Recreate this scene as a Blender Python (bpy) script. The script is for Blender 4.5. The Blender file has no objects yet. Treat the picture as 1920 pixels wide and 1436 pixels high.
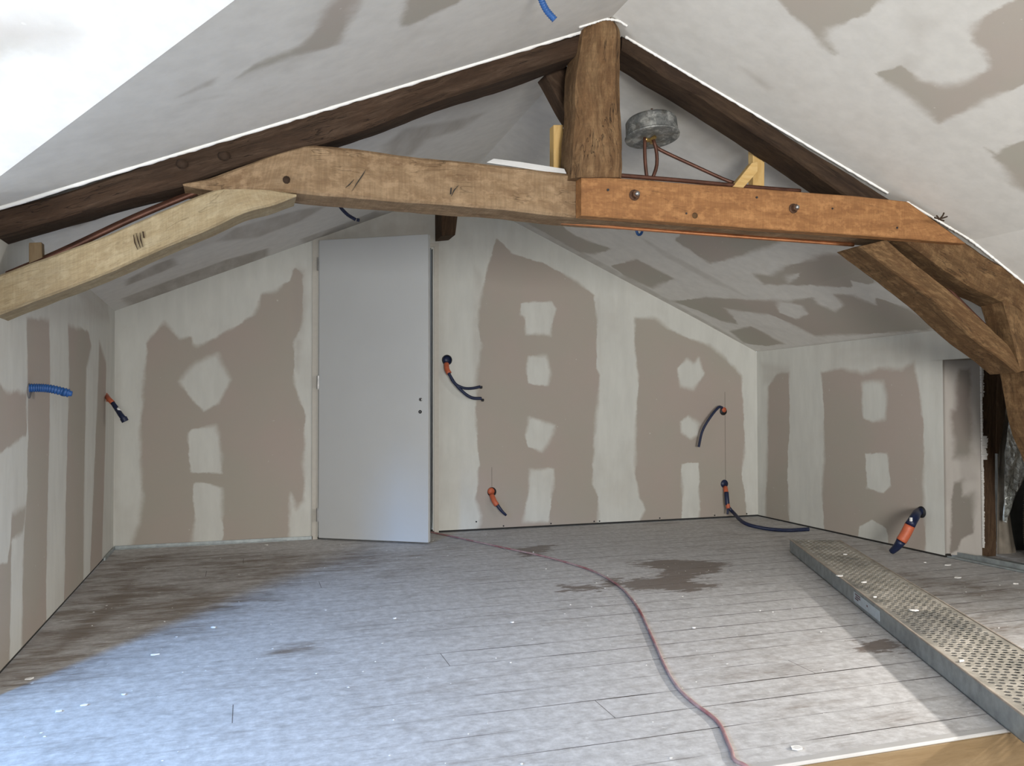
import bpy, bmesh, math, random
import numpy as np
from mathutils import Vector, Matrix, noise as mnoise

scn = bpy.context.scene
COL = scn.collection
random.seed(7)

# ---------------------------------------------------------------- camera, world, light, exposure
F_PX, YAW, PIT, ROL = 1560.0, .3075, .020, -.002
CAM = np.array([0, 0, .95])
Fv = np.array([math.sin(YAW)*math.cos(PIT), math.cos(YAW)*math.cos(PIT), math.sin(PIT)])
Rv = np.array([math.cos(YAW), -math.sin(YAW), 0.0])
Uv = np.cross(Rv, Fv)
Rv, Uv = math.cos(ROL)*Rv+math.sin(ROL)*Uv, -math.sin(ROL)*Rv+math.cos(ROL)*Uv
cd = bpy.data.cameras.new('camera'); cam = bpy.data.objects.new('camera', cd); COL.objects.link(cam)
cd.sensor_width = 36; cd.lens = F_PX/1920*36; cd.clip_start = .05
cam.matrix_world = Matrix(((Rv[0], Uv[0], -Fv[0], CAM[0]), (Rv[1], Uv[1], -Fv[1], CAM[1]), (Rv[2], Uv[2], -Fv[2], CAM[2]), (0, 0, 0, 1)))
scn.camera = cam
scn.view_settings.view_transform = 'Standard'; scn.view_settings.look = 'None'
scn.view_settings.gamma = 1; scn.view_settings.use_curve_mapping = False
scn.view_settings.exposure = 0.0

w = bpy.data.worlds.new('world'); scn.world = w; w.use_nodes = True
w.node_tree.nodes['Background'].inputs[0].default_value = (.72, .86, 1, 1)
w.node_tree.nodes['Background'].inputs[1].default_value = 2.2

def area(name, loc, target, sx, sy, power, color, spread=180):
    l = bpy.data.lights.new(name, 'AREA'); l.shape = 'RECTANGLE'; l.size = sx; l.size_y = sy
    l.energy = power; l.color = color; l.spread = math.radians(spread)
    o = bpy.data.objects.new(name, l); COL.objects.link(o); o.location = loc
    o.rotation_euler = (Vector(target)-Vector(loc)).to_track_quat('-Z', 'Y').to_euler()
    return o
# daylight entering by the left dormer window (bluish sky), and the right low window; the rear lamp is an added fill
area('daylight_left_dormer', (-2.9, -.38, 2.08), (.7, 3.2, 0), .45, .3, 138, (.10, .42, 1.0), 110)
area('daylight_dormer_upward', (-2.5, 1.2, .5), (1.0, 2.3, 1.5), .9, .3, 60, (1.0, 1.0, .93), 170)
area('daylight_right_window', (4.2, .78, 1.27), (1.9, 2.3, .0), .15, .10, 21, (1.0, .95, .89), 80)
area('added_rear_fill', (.35, -2.52, .95), (4.1, 3.7, 1.35), 1.4, 1.2, 128, (1.0, .98, .93), 110)

# ---------------------------------------------------------------- projection helpers
def ray(x, y): return Fv+Rv*(x-960)/F_PX-Uv*(y-718)/F_PX
def onplane(x, y, p, n):
    d = ray(x, y); t = np.dot(np.array(p)-CAM, n)/np.dot(d, n); return CAM+d*t
def at(x, y, Y): return onplane(x, y, (0, Y, 0), np.array([0, 1., 0]))
def atx(x, y, X): return onplane(x, y, (X, 0, 0), np.array([1., 0, 0]))
def fl(x, y, z=0): return onplane(x, y, (0, 0, z), np.array([0, 0, 1.]))

# ---------------------------------------------------------------- object helpers
def tag(o, label=None, cat=None, group=None, kind=None):
    if label: o['label'] = label
    if cat: o['category'] = cat
    if group: o['group'] = group
    if kind: o['kind'] = kind
    return o
def empty(name, loc, label, cat, group=None):
    o = bpy.data.objects.new(name, None); COL.objects.link(o); o.location = loc; o.empty_display_size = .05
    return tag(o, label, cat, group)
def link(name, me, mat, parent=None, smooth=False):
    o = bpy.data.objects.new(name, me); COL.objects.link(o)
    if mat: me.materials.append(mat)
    if smooth: me.polygons.foreach_set('use_smooth', [True]*len(me.polygons))
    if parent:
        o.parent = parent; o.matrix_parent_inverse = Matrix.Translation(-Vector(parent.location))
    return o
def mesh(name, vs, fs, mat, parent=None, smooth=False):
    me = bpy.data.meshes.new(name); me.from_pydata([tuple(map(float, v)) for v in vs], [], fs); me.update()
    return link(name, me, mat, parent, smooth)
def bmobj(name, bm, mat, parent=None, smooth=False):
    me = bpy.data.meshes.new(name); bmesh.ops.recalc_face_normals(bm, faces=bm.faces); bm.to_mesh(me); bm.free()
    return link(name, me, mat, parent, smooth)
def addbox(bm, lo, hi, M=None, bev=0):
    r = bmesh.ops.create_cube(bm, size=1)
    for v in r['verts']:
        v.co = Vector([lo[i]+(v.co[i]+.5)*(hi[i]-lo[i]) for i in range(3)])
    if bev:
        es = list({e for v in r['verts'] for e in v.link_edges})
        r2 = bmesh.ops.bevel(bm, geom=es, offset=bev, segments=1, affect='EDGES')
        vs = {v for f in r2['faces'] for v in f.verts} | {v for v in r['verts'] if v.is_valid}
    else: vs = set(r['verts'])
    if M:
        for v in vs: v.co = M @ v.co
def boxobj(name, lo, hi, mat, parent=None, M=None, bev=0):
    bm = bmesh.new(); addbox(bm, lo, hi, M, bev); return bmobj(name, bm, mat, parent)
def cyl(name, p0, p1, r, mat, parent=None, seg=16, r2=None, bev=0):
    p0, p1 = Vector(p0), Vector(p1); d = p1-p0
    bm = bmesh.new(); bmesh.ops.create_cone(bm, cap_ends=True, segments=seg, radius1=r, radius2=r if r2 is None else r2, depth=d.length)
    if bev: bmesh.ops.bevel(bm, geom=[e for e in bm.edges if len(e.link_faces) == 2 and any(len(f.verts) > 4 for f in e.link_faces)], offset=bev, segments=2, affect='EDGES')
    bmesh.ops.transform(bm, matrix=Matrix.Translation((p0+p1)/2) @ d.to_track_quat('Z', 'Y').to_matrix().to_4x4(), verts=bm.verts)
    return bmobj(name, bm, mat, parent, seg > 8)
def spline(pts, n):
    P = [Vector(p) for p in pts]
    if len(P) == 2: return [P[0].lerp(P[1], i/(n-1)) for i in range(n)]
    out = []; m = len(P)-1
    for i in range(n):
        t = i/(n-1)*m; k = min(int(t), m-1); u = t-k
        a = P[k-1] if k else P[0]*2-P[1]; b = P[k]; c = P[k+1]; d = P[k+2] if k+2 <= m else P[m]*2-P[m-1]
        out.append(.5*((2*b)+(c-a)*u+(2*a-5*b+4*c-d)*u*u+(3*b-a-3*c+d)*u**3))
    return out
def tubemesh(vs, fs, pts, r, seg=12, ribs=0, n=None, rfun=None):
    L = sum((Vector(pts[i+1])-Vector(pts[i])).length for i in range(len(pts)-1))
    n = n or max(8, int(L/.02))
    if ribs: n = max(n, int(L/ribs)*4)
    Q = spline(pts, n); base = len(vs); up = None
    for i, q in enumerate(Q):
        t = (Q[min(i+1, n-1)]-Q[max(i-1, 0)]).normalized()
        if up is None: up = t.orthogonal().normalized()
        up = (up-t*up.dot(t)).normalized(); s = t.cross(up)
        rr = r*(rfun(i/(n-1)) if rfun else 1)
        if ribs: rr *= 1+(.11 if (i//2) % 2 else -.06)
        for k in range(seg):
            a = 2*math.pi*k/seg; vs.append(q+(up*math.cos(a)+s*math.sin(a))*rr)
    for i in range(n-1):
        for k in range(seg):
            a = base+i*seg+k; b = base+i*seg+(k+1) % seg
            fs.append((a, b, b+seg, a+seg))
    fs.append(tuple(base+k for k in reversed(range(seg)))); fs.append(tuple(base+(n-1)*seg+k for k in range(seg)))
def tube(name, pts, r, mat, parent=None, seg=12, ribs=0, n=None, rfun=None):
    vs, fs = [], []; tubemesh(vs, fs, pts, r, seg, ribs, n, rfun)
    return mesh(name, vs, fs, mat, parent, True)

# ---------------------------------------------------------------- materials
def newmat(name):
    m = bpy.data.materials.new(name); m.use_nodes = True
    nt = m.node_tree; b = nt.nodes['Principled BSDF']; return m, nt, b
def N(nt, typ, **kw):
    n = nt.nodes.new(typ)
    for k, v in kw.items():
        if k.startswith('i_'):
            key = k[2:]; key = int(key) if key.isdigit() else key.replace('_', ' ')
            n.inputs[key].default_value = v
        else: setattr(n, k, v)
    return n
def Lk(nt, a, b): nt.links.new(a, b)
def noisen(nt, vec, scale, detail=4, rough=.55, dist=0):
    n = N(nt, 'ShaderNodeTexNoise', i_Scale=scale, i_Detail=detail, i_Roughness=rough, i_Distortion=dist)
    if vec is not None: Lk(nt, vec, n.inputs['Vector'])
    return n.outputs['Fac']
def ramp(nt, fac, stops, smooth=False):
    r = N(nt, 'ShaderNodeValToRGB'); el = r.color_ramp.elements
    while len(el) > len(stops): el.remove(el[-1])
    while len(el) < len(stops): el.new(.5)
    for e, (p, c) in zip(el, stops):
        e.position = p; e.color = (c, c, c, 1) if isinstance(c, (int, float)) else (*c, 1)
    if smooth: r.color_ramp.interpolation = 'EASE'
    Lk(nt, fac, r.inputs[0]); return r.outputs[0]
def math_(nt, op, a, b=None, c=None, clamp=False):
    n = N(nt, 'ShaderNodeMath', operation=op, use_clamp=clamp)
    for i, x in enumerate((a, b, c)):
        if x is None: continue
        if isinstance(x, (int, float)): n.inputs[i].default_value = x
        else: Lk(nt, x, n.inputs[i])
    return n.outputs[0]
def mix(nt, fac, a, b, blend='MIX'):
    n = N(nt, 'ShaderNodeMix', data_type='RGBA', blend_type=blend)
    for i, x in ((0, fac), (6, a), (7, b)):
        if isinstance(x, (int, float)): n.inputs[i].default_value = x
        elif isinstance(x, tuple): n.inputs[i].default_value = (*x, 1)
        else: Lk(nt, x, n.inputs[i])
    return n.outputs[2]
def mapping(nt, vec, scale=(1, 1, 1), loc=(0, 0, 0)):
    n = N(nt, 'ShaderNodeMapping'); n.inputs['Scale'].default_value = scale; n.inputs['Location'].default_value = loc
    Lk(nt, vec, n.inputs[0]); return n.outputs[0]
def bump(nt, b, h, strength=.3, dist=.002):
    n = N(nt, 'ShaderNodeBump', i_Strength=strength, i_Distance=dist); Lk(nt, h, n.inputs['Height']); Lk(nt, n.outputs[0], b.inputs['Normal'])
def attr(nt, name): return N(nt, 'ShaderNodeAttribute', attribute_name=name)
def simple(name, col, rough=.6, metal=0, var=.15, scale=30, bmp=0):
    m, nt, b = newmat(name); g = N(nt, 'ShaderNodeNewGeometry').outputs['Position']
    f = noisen(nt, g, scale); c = mix(nt, ramp(nt, f, [(.3, 0), (.7, 1)]), tuple(x*(1-var) for x in col), tuple(min(1, x*(1+var)) for x in col))
    Lk(nt, c, b.inputs['Base Color']); b.inputs['Roughness'].default_value = rough; b.inputs['Metallic'].default_value = metal
    if bmp: bump(nt, b, f, bmp)
    return m

def plaster_mat(name, paper, joint, edge=.03, soft=.012, band=(1, 1, 1)):
    """plasterboard paper showing between trowelled joint compound; sd = signed distance to the compound's outline (m)"""
    m, nt, b = newmat(name); P = N(nt, 'ShaderNodeNewGeometry').outputs['Position']
    sd = attr(nt, 'sd').outputs['Fac']; sm = attr(nt, 'smear_shade').outputs['Fac']
    n1 = noisen(nt, P, 9, 5, .6); n2 = noisen(nt, P, 45, 3, .6)
    x = math_(nt, 'MULTIPLY_ADD', math_(nt, 'SUBTRACT', n1, .5), edge*2.2, sd)
    x = math_(nt, 'MULTIPLY_ADD', math_(nt, 'SUBTRACT', n2, .5), edge*.5, x)
    mp = N(nt, 'ShaderNodeMapRange', interpolation_type='SMOOTHSTEP'); Lk(nt, x, mp.inputs[0])
    sw = noisen(nt, P, 3.1, 2)
    wd = math_(nt, 'MULTIPLY_ADD', ramp(nt, sw, [(.42, 0), (.62, 1)]), soft*3.5, soft)
    Lk(nt, wd, mp.inputs[2]); Lk(nt, math_(nt, 'MULTIPLY', wd, -1), mp.inputs[1]); mp.inputs[3].default_value = 1; mp.inputs[4].default_value = 0
    mask = mp.outputs[0]
    # thin swipes of compound: slightly see-through in places
    st = noisen(nt, mapping(nt, P, (5, 5, 1.1)), 3, 4, .6)
    jc = mix(nt, ramp(nt, st, [(.35, 0), (.65, 1)]), tuple(x*.95 for x in joint), tuple(min(1, x*1.03) for x in joint))
    thin = noisen(nt, P, 2.3, 5, .6)
    jc = mix(nt, math_(nt, 'MULTIPLY', ramp(nt, thin, [(.52, 0), (.72, 1)]), .2), jc, paper)
    pn = noisen(nt, P, 1.7, 3)
    pc = mix(nt, ramp(nt, pn, [(.35, 0), (.65, 1)]), tuple(x*y for x, y in zip(paper, (1.03, .985, .985))), tuple(x*y for x, y in zip(paper, (.97, 1.0, .97))))
    pc = mix(nt, math_(nt, 'MULTIPLY', ramp(nt, noisen(nt, P, 260, 2), [(.3, 0), (.7, 1)]), .10), pc, tuple(x*.8 for x in paper))
    pc = mix(nt, math_(nt, 'MULTIPLY', ramp(nt, noisen(nt, P, 34, 2, .5), [(.74, 0), (.77, 1)]), .5), pc, joint)
    c = mix(nt, mask, pc, jc)
    smf = math_(nt, 'MULTIPLY', sm, ramp(nt, noisen(nt, mapping(nt, P, (3, .7, 3)), 4, 4), [(.3, .55), (.6, 1)]), clamp=True)
    c = mix(nt, smf, c, tuple(x*.94 for x in paper))
    Lk(nt, c, b.inputs['Base Color']); b.inputs['Roughness'].default_value = .92; b.inputs['Specular IOR Level'].default_value = .2
    h = math_(nt, 'MULTIPLY_ADD', mask, 1.0, math_(nt, 'MULTIPLY', st, .8))
    bump(nt, b, h, .25, .0015)
    return m

def wood_mat(name, stops, streak=14, along=1.6, crack=.5, rough=.8, blotch=None, fine=.35, bmp=.6, tint=(1, 1, 1), saw=0):
    """grain follows the timber's own 'grain' attribute (length, across, depth in metres)"""
    m, nt, b = newmat(name); G = attr(nt, 'grain').outputs['Vector']
    warp = noisen(nt, mapping(nt, G, (1.3, 4, 4)), 2, 3)
    wv = N(nt, 'ShaderNodeVectorMath', operation='MULTIPLY_ADD'); 
    cmb = N(nt, 'ShaderNodeCombineXYZ'); Lk(nt, warp, cmb.inputs[1]); Lk(nt, warp, cmb.inputs[2])
    Lk(nt, cmb.outputs[0], wv.inputs[0]); wv.inputs[1].default_value = (.10, .10, .10); Lk(nt, G, wv.inputs[2])
    V = wv.outputs[0]
    g1 = noisen(nt, mapping(nt, V, (along, streak, streak)), 3, 6, .65)
    c = ramp(nt, g1, stops)
    bl = noisen(nt, mapping(nt, G, (2.2, 5, 5)), 1.6, 5, .65)
    if blotch: c = mix(nt, math_(nt, 'MULTIPLY', ramp(nt, bl, [(.45, 0), (.68, 1)]), blotch[0]), c, blotch[1])
    g2 = noisen(nt, mapping(nt, V, (along*6, streak*9, streak*9)), 3, 4, .7)
    c = mix(nt, math_(nt, 'MULTIPLY', ramp(nt, g2, [(.35, 1), (.6, 0)]), fine), c, tuple(x*.45 for x in stops[0][1]), 'MIX')
    ck = noisen(nt, mapping(nt, V, (along*.8, streak*1.7, streak*1.7), (3, 7, 1)), 2.2, 3, .5)
    cr = ramp(nt, math_(nt, 'ABSOLUTE', math_(nt, 'SUBTRACT', ck, .5)), [(0, 1), (.012, 0)])
    gate = ramp(nt, noisen(nt, mapping(nt, G, (2.5, 3, 3), (9, 2, 5)), 2, 2), [(.5, 0), (.58, 1)])
    crk = math_(nt, 'MULTIPLY', math_(nt, 'MULTIPLY', cr, gate), crack)
    c = mix(nt, crk, c, (.02, .012, .008))
    if saw:
        sw_ = noisen(nt, mapping(nt, G, (70, 3.5, 3.5)), 2, 3, .6); sp = noisen(nt, mapping(nt, G, (9, 12, 12)), 2, 6, .72)
        c = mix(nt, math_(nt, 'MULTIPLY', ramp(nt, sw_, [(.42, 1), (.58, 0)]), saw), c, tuple(x*.5 for x in stops[1][1]))
        c = mix(nt, math_(nt, 'MULTIPLY', ramp(nt, sp, [(.50, 0), (.64, 1)]), min(1, saw*1.6)), c, tuple(min(1, x*1.25) for x in stops[2][1]))
    c = mix(nt, 1.0, c, tint, 'MULTIPLY')
    Lk(nt, c, b.inputs['Base Color']); b.inputs['Roughness'].default_value = rough; b.inputs['Specular IOR Level'].default_value = .25
    h = math_(nt, 'SUBTRACT', math_(nt, 'MULTIPLY_ADD', g2, .3, g1), math_(nt, 'MULTIPLY', crk, 2))
    bump(nt, b, h, bmp, .004)
    return m

PAPER = (.395, .35, .31); JOINT = (.59, .585, .545)
M_wall = plaster_mat('plasterboard_wall', PAPER, JOINT, .020, .006)
M_ceil = plaster_mat('plasterboard_ceiling', (.43, .395, .35), (.67, .65, .615), .030, .008)
M_plain = simple('joint_compound', (.62, .60, .57), .9, 0, .04, 6)
M_white = simple('white_plaster', (.82, .81, .79), .9, 0, .03, 12)
M_dark = simple('dark_gap', (.02, .018, .016), .9)
M_wood_dark = wood_mat('old_dark_oak', [(.25, (.045, .026, .015)), (.5, (.105, .062, .037)), (.75, (.20, .13, .085))], 12, 1.2, .8, .85, (.35, (.15, .075, .038)), tint=(.45, .44, .44))
M_wood_king = wood_mat('king_post_oak', [(.25, (.07, .040, .022)), (.5, (.165, .10, .058)), (.78, (.33, .23, .145))], 10, 1.3, .95, .85, (.45, (.24, .135, .072)), tint=(.84, .78, .64), saw=.15)
M_wood_collar = wood_mat('weathered_oak', [(.25, (.17, .105, .06)), (.5, (.32, .23, .14)), (.75, (.47, .37, .25))], 8, 2.0, .5, .85, (.55, (.42, .33, .22)), .16, tint=(.70, .62, .56), saw=.26)
M_wood_pale = wood_mat('planed_pale_oak', [(.2, (.30, .21, .12)), (.5, (.50, .39, .24)), (.8, (.60, .50, .34))], 7, 1.5, .3, .85, (.3, (.40, .28, .17)), .25, .4, tint=(.70, .70, .68), saw=.18)
M_wood_brown = wood_mat('brown_oak', [(.25, (.085, .045, .022)), (.5, (.175, .10, .053)), (.78, (.30, .19, .11))], 9, 1.3, .7, .85, (.4, (.22, .11, .055)), tint=(.68, .66, .55), saw=.3)
M_pine_orange = wood_mat('orange_pine', [(.2, (.19, .10, .048)), (.5, (.33, .19, .095)), (.8, (.46, .29, .155))], 9, .9, .35, .7, (.5, (.24, .13, .065)), .2, .35, tint=(.86, .70, .54), saw=.24)
M_pine_yellow = wood_mat('yellow_pine', [(.2, (.42, .25, .08)), (.5, (.58, .38, .15)), (.8, (.68, .50, .25))], 12, .8, .1, .6, None, .1, .2)
M_pine_board = wood_mat('pine_fascia', [(.2, (.40, .27, .13)), (.5, (.52, .37, .20)), (.8, (.62, .47, .28))], 10, .7, .1, .6, None, .15, .2, tint=(.40, .38, .37))
M_wood_rafter = wood_mat('sooty_oak', [(.25, (.045, .026, .015)), (.5, (.105, .066, .042)), (.78, (.22, .155, .10))], 10, 1.2, .8, .85, (.5, (.20, .13, .075)), tint=(.34, .31, .29))
M_stud_dark = wood_mat('rough_dark_post', [(.25, (.03, .018, .011)), (.5, (.075, .043, .025)), (.78, (.14, .09, .055))], 14, 1.0, .9, .9, tint=(1.0, 1.0, .95))
M_copper = simple('tarnished_copper', (.115, .05, .033), .5, .5, .35, 18)
M_copper_new = simple('bright_copper', (.62, .27, .13), .3, .9, .2, 18)
M_brass = simple('brass_fitting', (.42, .28, .10), .4, .8, .3, 40)
M_galv = simple('galvanised_steel', (.33, .36, .365), .5, .55, .22, 22, .15)
M_blue = simple('blue_corrugated_plastic', (.018, .085, .27), .4, 0, .1)
M_navy = simple('navy_plastic', (.008, .015, .052), .45, 0, .2)
M_orange = simple('orange_tape', (.50, .115, .05), .5, 0, .12)
M_black = simple('black_plastic', (.012, .012, .015), .6)
M_door = simple('primed_door', (.50, .51, .515), .65, 0, .02, 3)
M_steel = simple('brushed_steel', (.4, .4, .4), .35, .9)
M_rust = simple('rusty_iron', (.09, .045, .025), .75, .4, .5, 60, .5)
M_paper = simple('white_paper', (.8, .8, .8), .8, 0, .02)
M_flake = simple('plaster_crumb', (.72, .70, .67), .9, 0, .05)

def tank_mat():
    m, nt, b = newmat('weathered_zinc'); P = N(nt, 'ShaderNodeNewGeometry').outputs['Position']
    f = noisen(nt, P, 22, 6, .7, .6); f2 = noisen(nt, P, 9, 3)
    c = ramp(nt, f, [(.3, (.07, .075, .075)), (.5, (.20, .205, .20)), (.62, (.42, .42, .40)), (.75, (.6, .6, .57))])
    c = mix(nt, ramp(nt, f2, [(.5, 0), (.7, .5)]), c, (.16, .11, .05))
    Lk(nt, c, b.inputs['Base Color']); b.inputs['Roughness'].default_value = .6; b.inputs['Metallic'].default_value = .35; bump(nt, b, f, .4, .003); return m
M_tank = tank_mat()
def foil_mat():
    m, nt, b = newmat('crinkled_foil'); P = N(nt, 'ShaderNodeNewGeometry').outputs['Position']
    v = N(nt, 'ShaderNodeTexVoronoi', i_Scale=38.0); Lk(nt, mapping(nt, P, (1, 1, .6)), v.inputs['Vector'])
    f = noisen(nt, P, 30, 5, .7, 1)
    Lk(nt, ramp(nt, f, [(.3, (.45, .45, .42)), (.6, (.9, .92, .88))]), b.inputs['Base Color']); b.inputs['Metallic'].default_value = .9; b.inputs['Roughness'].default_value = .28
    bump(nt, b, math_(nt, 'ADD', v.outputs[0], f), .9, .02); return m
M_foil = foil_mat()
M_kraft = simple('brown_membrane', (.21, .18, .145), .6, 0, .3, 12, .4)
M_membrane = simple('black_membrane', (.025, .028, .027), .35, 0, .4, 14, .6)

def floor_mat():
    m, nt, b = newmat('dusty_floorboards'); P = N(nt, 'ShaderNodeNewGeometry').outputs['Position']
    sx = N(nt, 'ShaderNodeSeparateXYZ'); Lk(nt, P, sx.inputs[0]); X, Y = sx.outputs[0], sx.outputs[1]
    bw = .1565; q = math_(nt, 'DIVIDE', math_(nt, 'SUBTRACT', Y, 1.977), bw)
    wob = noisen(nt, P, .9, 2); q = math_(nt, 'MULTIPLY_ADD', math_(nt, 'SUBTRACT', wob, .5), .10, q)
    fr = math_(nt, 'FRACT', q); idx = math_(nt, 'FLOOR', q)
    dist = math_(nt, 'MINIMUM', fr, math_(nt, 'SUBTRACT', 1, fr))
    rnd = N(nt, 'ShaderNodeTexWhiteNoise', noise_dimensions='1D'); Lk(nt, idx, rnd.inputs['W'])
    seamw = math_(nt, 'MULTIPLY_ADD', rnd.outputs['Value'], .016, .009)
    fill = noisen(nt, mapping(nt, P, (1.2, 6, 1)), 2.4, 3)
    seam = math_(nt, 'LESS_THAN', dist, seamw)
    seam = math_(nt, 'MULTIPLY', seam, ramp(nt, fill, [(.38, .25), (.56, 1)]))
    seam = math_(nt, 'MULTIPLY', seam, ramp(nt, math_(nt, 'MULTIPLY_ADD', fill, .8, math_(nt, 'MULTIPLY', X, .28)), [(.45, .15), (.85, 1)]))
    # end joints
    off = math_(nt, 'MULTIPLY', rnd.outputs['Value'], 9.1)
    fx = math_(nt, 'FRACT', math_(nt, 'DIVIDE', math_(nt, 'ADD', X, off), 9.1))
    seam = math_(nt, 'MAXIMUM', seam, math_(nt, 'MULTIPLY', math_(nt, 'LESS_THAN', fx, .0003), .8))
    # bare wood below
    cmb = N(nt, 'ShaderNodeCombineXYZ'); Lk(nt, X, cmb.inputs[0]); Lk(nt, Y, cmb.inputs[1]); Lk(nt, math_(nt, 'MULTIPLY', idx, 3.7), cmb.inputs[2])
    g = noisen(nt, mapping(nt, cmb.outputs[0], (1.5, 22, 1)), 3, 6, .65)
    wood = ramp(nt, g, [(.25, (.12, .095, .075)), (.5, (.21, .17, .14)), (.75, (.31, .265, .225))])
    # dust: streaky along the boards, washed and scraped
    d1 = noisen(nt, mapping(nt, P, (1.6, 5.5, 1)), 2.2, 7, .68, .4)
    d2 = noisen(nt, mapping(nt, P, (4, 34, 1)), 3, 4, .7)
    d3 = noisen(nt, mapping(nt, P, (1, 1, 1)), 1.4, 3)
    dd = math_(nt, 'MULTIPLY_ADD', d2, .55, math_(nt, 'MULTIPLY_ADD', d3, .5, d1))
    bare_shade = attr(nt, 'bare_shade').outputs['Fac']
    dd = math_(nt, 'SUBTRACT', dd, math_(nt, 'MULTIPLY', bare_shade, .42))
    dust = ramp(nt, dd, [(.66, .05), (.84, .66), (1.05, .95)])
    dc = mix(nt, ramp(nt, noisen(nt, P, 26, 5, .7), [(.35, 0), (.7, 1)]), (.45, .435, .425), (.69, .68, .675))
    c = mix(nt, dust, wood, dc)
    smg = noisen(nt, mapping(nt, P, (1.0, 2.4, 1)), 3.3, 6, .72, .6)
    c = mix(nt, math_(nt, 'MULTIPLY', ramp(nt, smg, [(.54, 0), (.68, 1)]), .42), c, (.27, .255, .245))
    scr = noisen(nt, mapping(nt, P, (3, 60, 1)), 2.5, 3, .6)
    c = mix(nt, math_(nt, 'MULTIPLY', ramp(nt, scr, [(.56, 0), (.70, 1)]), .35), c, (.30, .275, .26))
    # wet stains
    sd = attr(nt, 'sd').outputs['Fac']
    n1 = noisen(nt, mapping(nt, P, (1, 3.2, 1)), 7, 6, .7)
    x = math_(nt, 'MULTIPLY_ADD', math_(nt, 'SUBTRACT', n1, .5), .42, sd)
    wet = ramp(nt, math_(nt, 'MULTIPLY_ADD', x, 1, .5), [(.49, 1), (.515, 0)])
    wet = math_(nt, 'MULTIPLY', wet, math_(nt, 'LESS_THAN', sd, .10))
    c = mix(nt, math_(nt, 'MULTIPLY', wet, .86), c, (.15, .115, .095))
    # scraps of plaster trodden flat
    v = N(nt, 'ShaderNodeTexNoise', i_Scale=30.0, i_Detail=3.0); Lk(nt, mapping(nt, P, (1, 1.4, 1)), v.inputs['Vector'])
    c = mix(nt, math_(nt, 'MULTIPLY', ramp(nt, v.outputs['Fac'], [(.70, 0), (.72, 1)]), .8), c, (.66, .65, .63))
    c = mix(nt, seam, c, (.045, .033, .027))
    Lk(nt, c, b.inputs['Base Color'])
    Lk(nt, math_(nt, 'MULTIPLY_ADD', wet, -.25, .72), b.inputs['Roughness']); b.inputs['Specular IOR Level'].default_value = .35
    bump(nt, b, math_(nt, 'SUBTRACT', math_(nt, 'MULTIPLY', d2, .4), math_(nt, 'MULTIPLY', seam, 2)), .35, .003)
    return m
M_floor = floor_mat()

# ---------------------------------------------------------------- patched plasterboard surfaces
def polysd(P, poly):
    """signed distance (negative inside) of 2-D points P to a polygon"""
    poly = np.asarray(poly); d2 = np.full(len(P), 1e9); ins = np.zeros(len(P), bool); n = len(poly)
    for i in range(n):
        a = poly[i]; b = poly[(i+1) % n]; e = b-a; wv = P-a
        t = np.clip((wv@e)/max(1e-12, e@e), 0, 1); dv = wv-np.outer(t, e); d2 = np.minimum(d2, (dv**2).sum(1))
        c = (a[1] > P[:, 1]) != (b[1] > P[:, 1])
        with np.errstate(divide='ignore', invalid='ignore'):
            xi = (b[0]-a[0])*(P[:, 1]-a[1])/(b[1]-a[1])+a[0]
        ins ^= c & (P[:, 0] < xi)
    s = np.sqrt(d2); s[ins] *= -1; return s
def patches(V3, plane, dark, light, smear_shade=(), default=-1.0):
    """V3: verts; plane=(point, normal, u, v); outlines are the places of the patches on that surface"""
    p, n, u, v = [np.array(x, float) for x in plane]
    to2 = lambda q: np.stack([(q-p)@u, (q-p)@v], 1)
    P = to2(V3)
    prj = lambda poly: to2(np.array([onplane(x, y, p, n) for x, y in poly]))
    sd = np.full(len(P), default)
    for poly in dark: sd = np.maximum(sd, -polysd(P, prj(poly)))
    for poly in light: sd = np.minimum(sd, polysd(P, prj(poly)))
    sm = np.zeros(len(P))
    for poly, soft, amt in smear_shade:
        s = polysd(P, prj(poly)); t = np.clip(.5-s/soft, 0, 1); sm = np.maximum(sm, t*t*(3-2*t)*amt)
    return np.clip(sd, -.6, .6), sm
def gridobj(name, rows, mat, pat=None, keep=None, parent=None):
    """rows: array (nu, nv, 3)"""
    A = np.asarray(rows, float); nu, nv = A.shape[:2]; V = A.reshape(-1, 3)
    I = np.arange(nu*nv).reshape(nu, nv)
    Q = np.stack([I[:-1, :-1], I[1:, :-1], I[1:, 1:], I[:-1, 1:]], -1).reshape(-1, 4)
    if keep is not None: Q = Q[keep(V[Q].mean(1))]
    me = bpy.data.meshes.new(name); me.from_pydata(V.tolist(), [], Q.tolist()); me.update()
    if pat is not None:
        sd, sm = pat(V)
        for nm, arr in (('sd', sd), ('smear_shade', sm)):
            a = me.attributes.new(nm, 'FLOAT', 'POINT'); a.data.foreach_set('value', arr.astype(np.float32))
    return link(name, me, mat, parent, True)
def joinparts(name, parts, mat, pat):
    Vs, Qs, k = [], [], 0
    for A in parts:
        A = np.asarray(A, float); nu, nv = A.shape[:2]; I = np.arange(nu*nv).reshape(nu, nv)+k
        Vs.append(A.reshape(-1, 3)); Qs.append(np.stack([I[:-1, :-1], I[1:, :-1], I[1:, 1:], I[:-1, 1:]], -1).reshape(-1, 4)); k += nu*nv
    V = np.concatenate(Vs); Q = np.concatenate(Qs)
    me = bpy.data.meshes.new(name); me.from_pydata(V.tolist(), [], Q.tolist()); me.update()
    sd, sm = pat(V)
    for nm, arr in (('sd', sd), ('smear_shade', sm)):
        a = me.attributes.new(nm, 'FLOAT', 'POINT'); a.data.foreach_set('value', arr.astype(np.float32))
    return link(name, me, mat, None, True)
def struct(o): o['kind'] = 'structure'; return o

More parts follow.
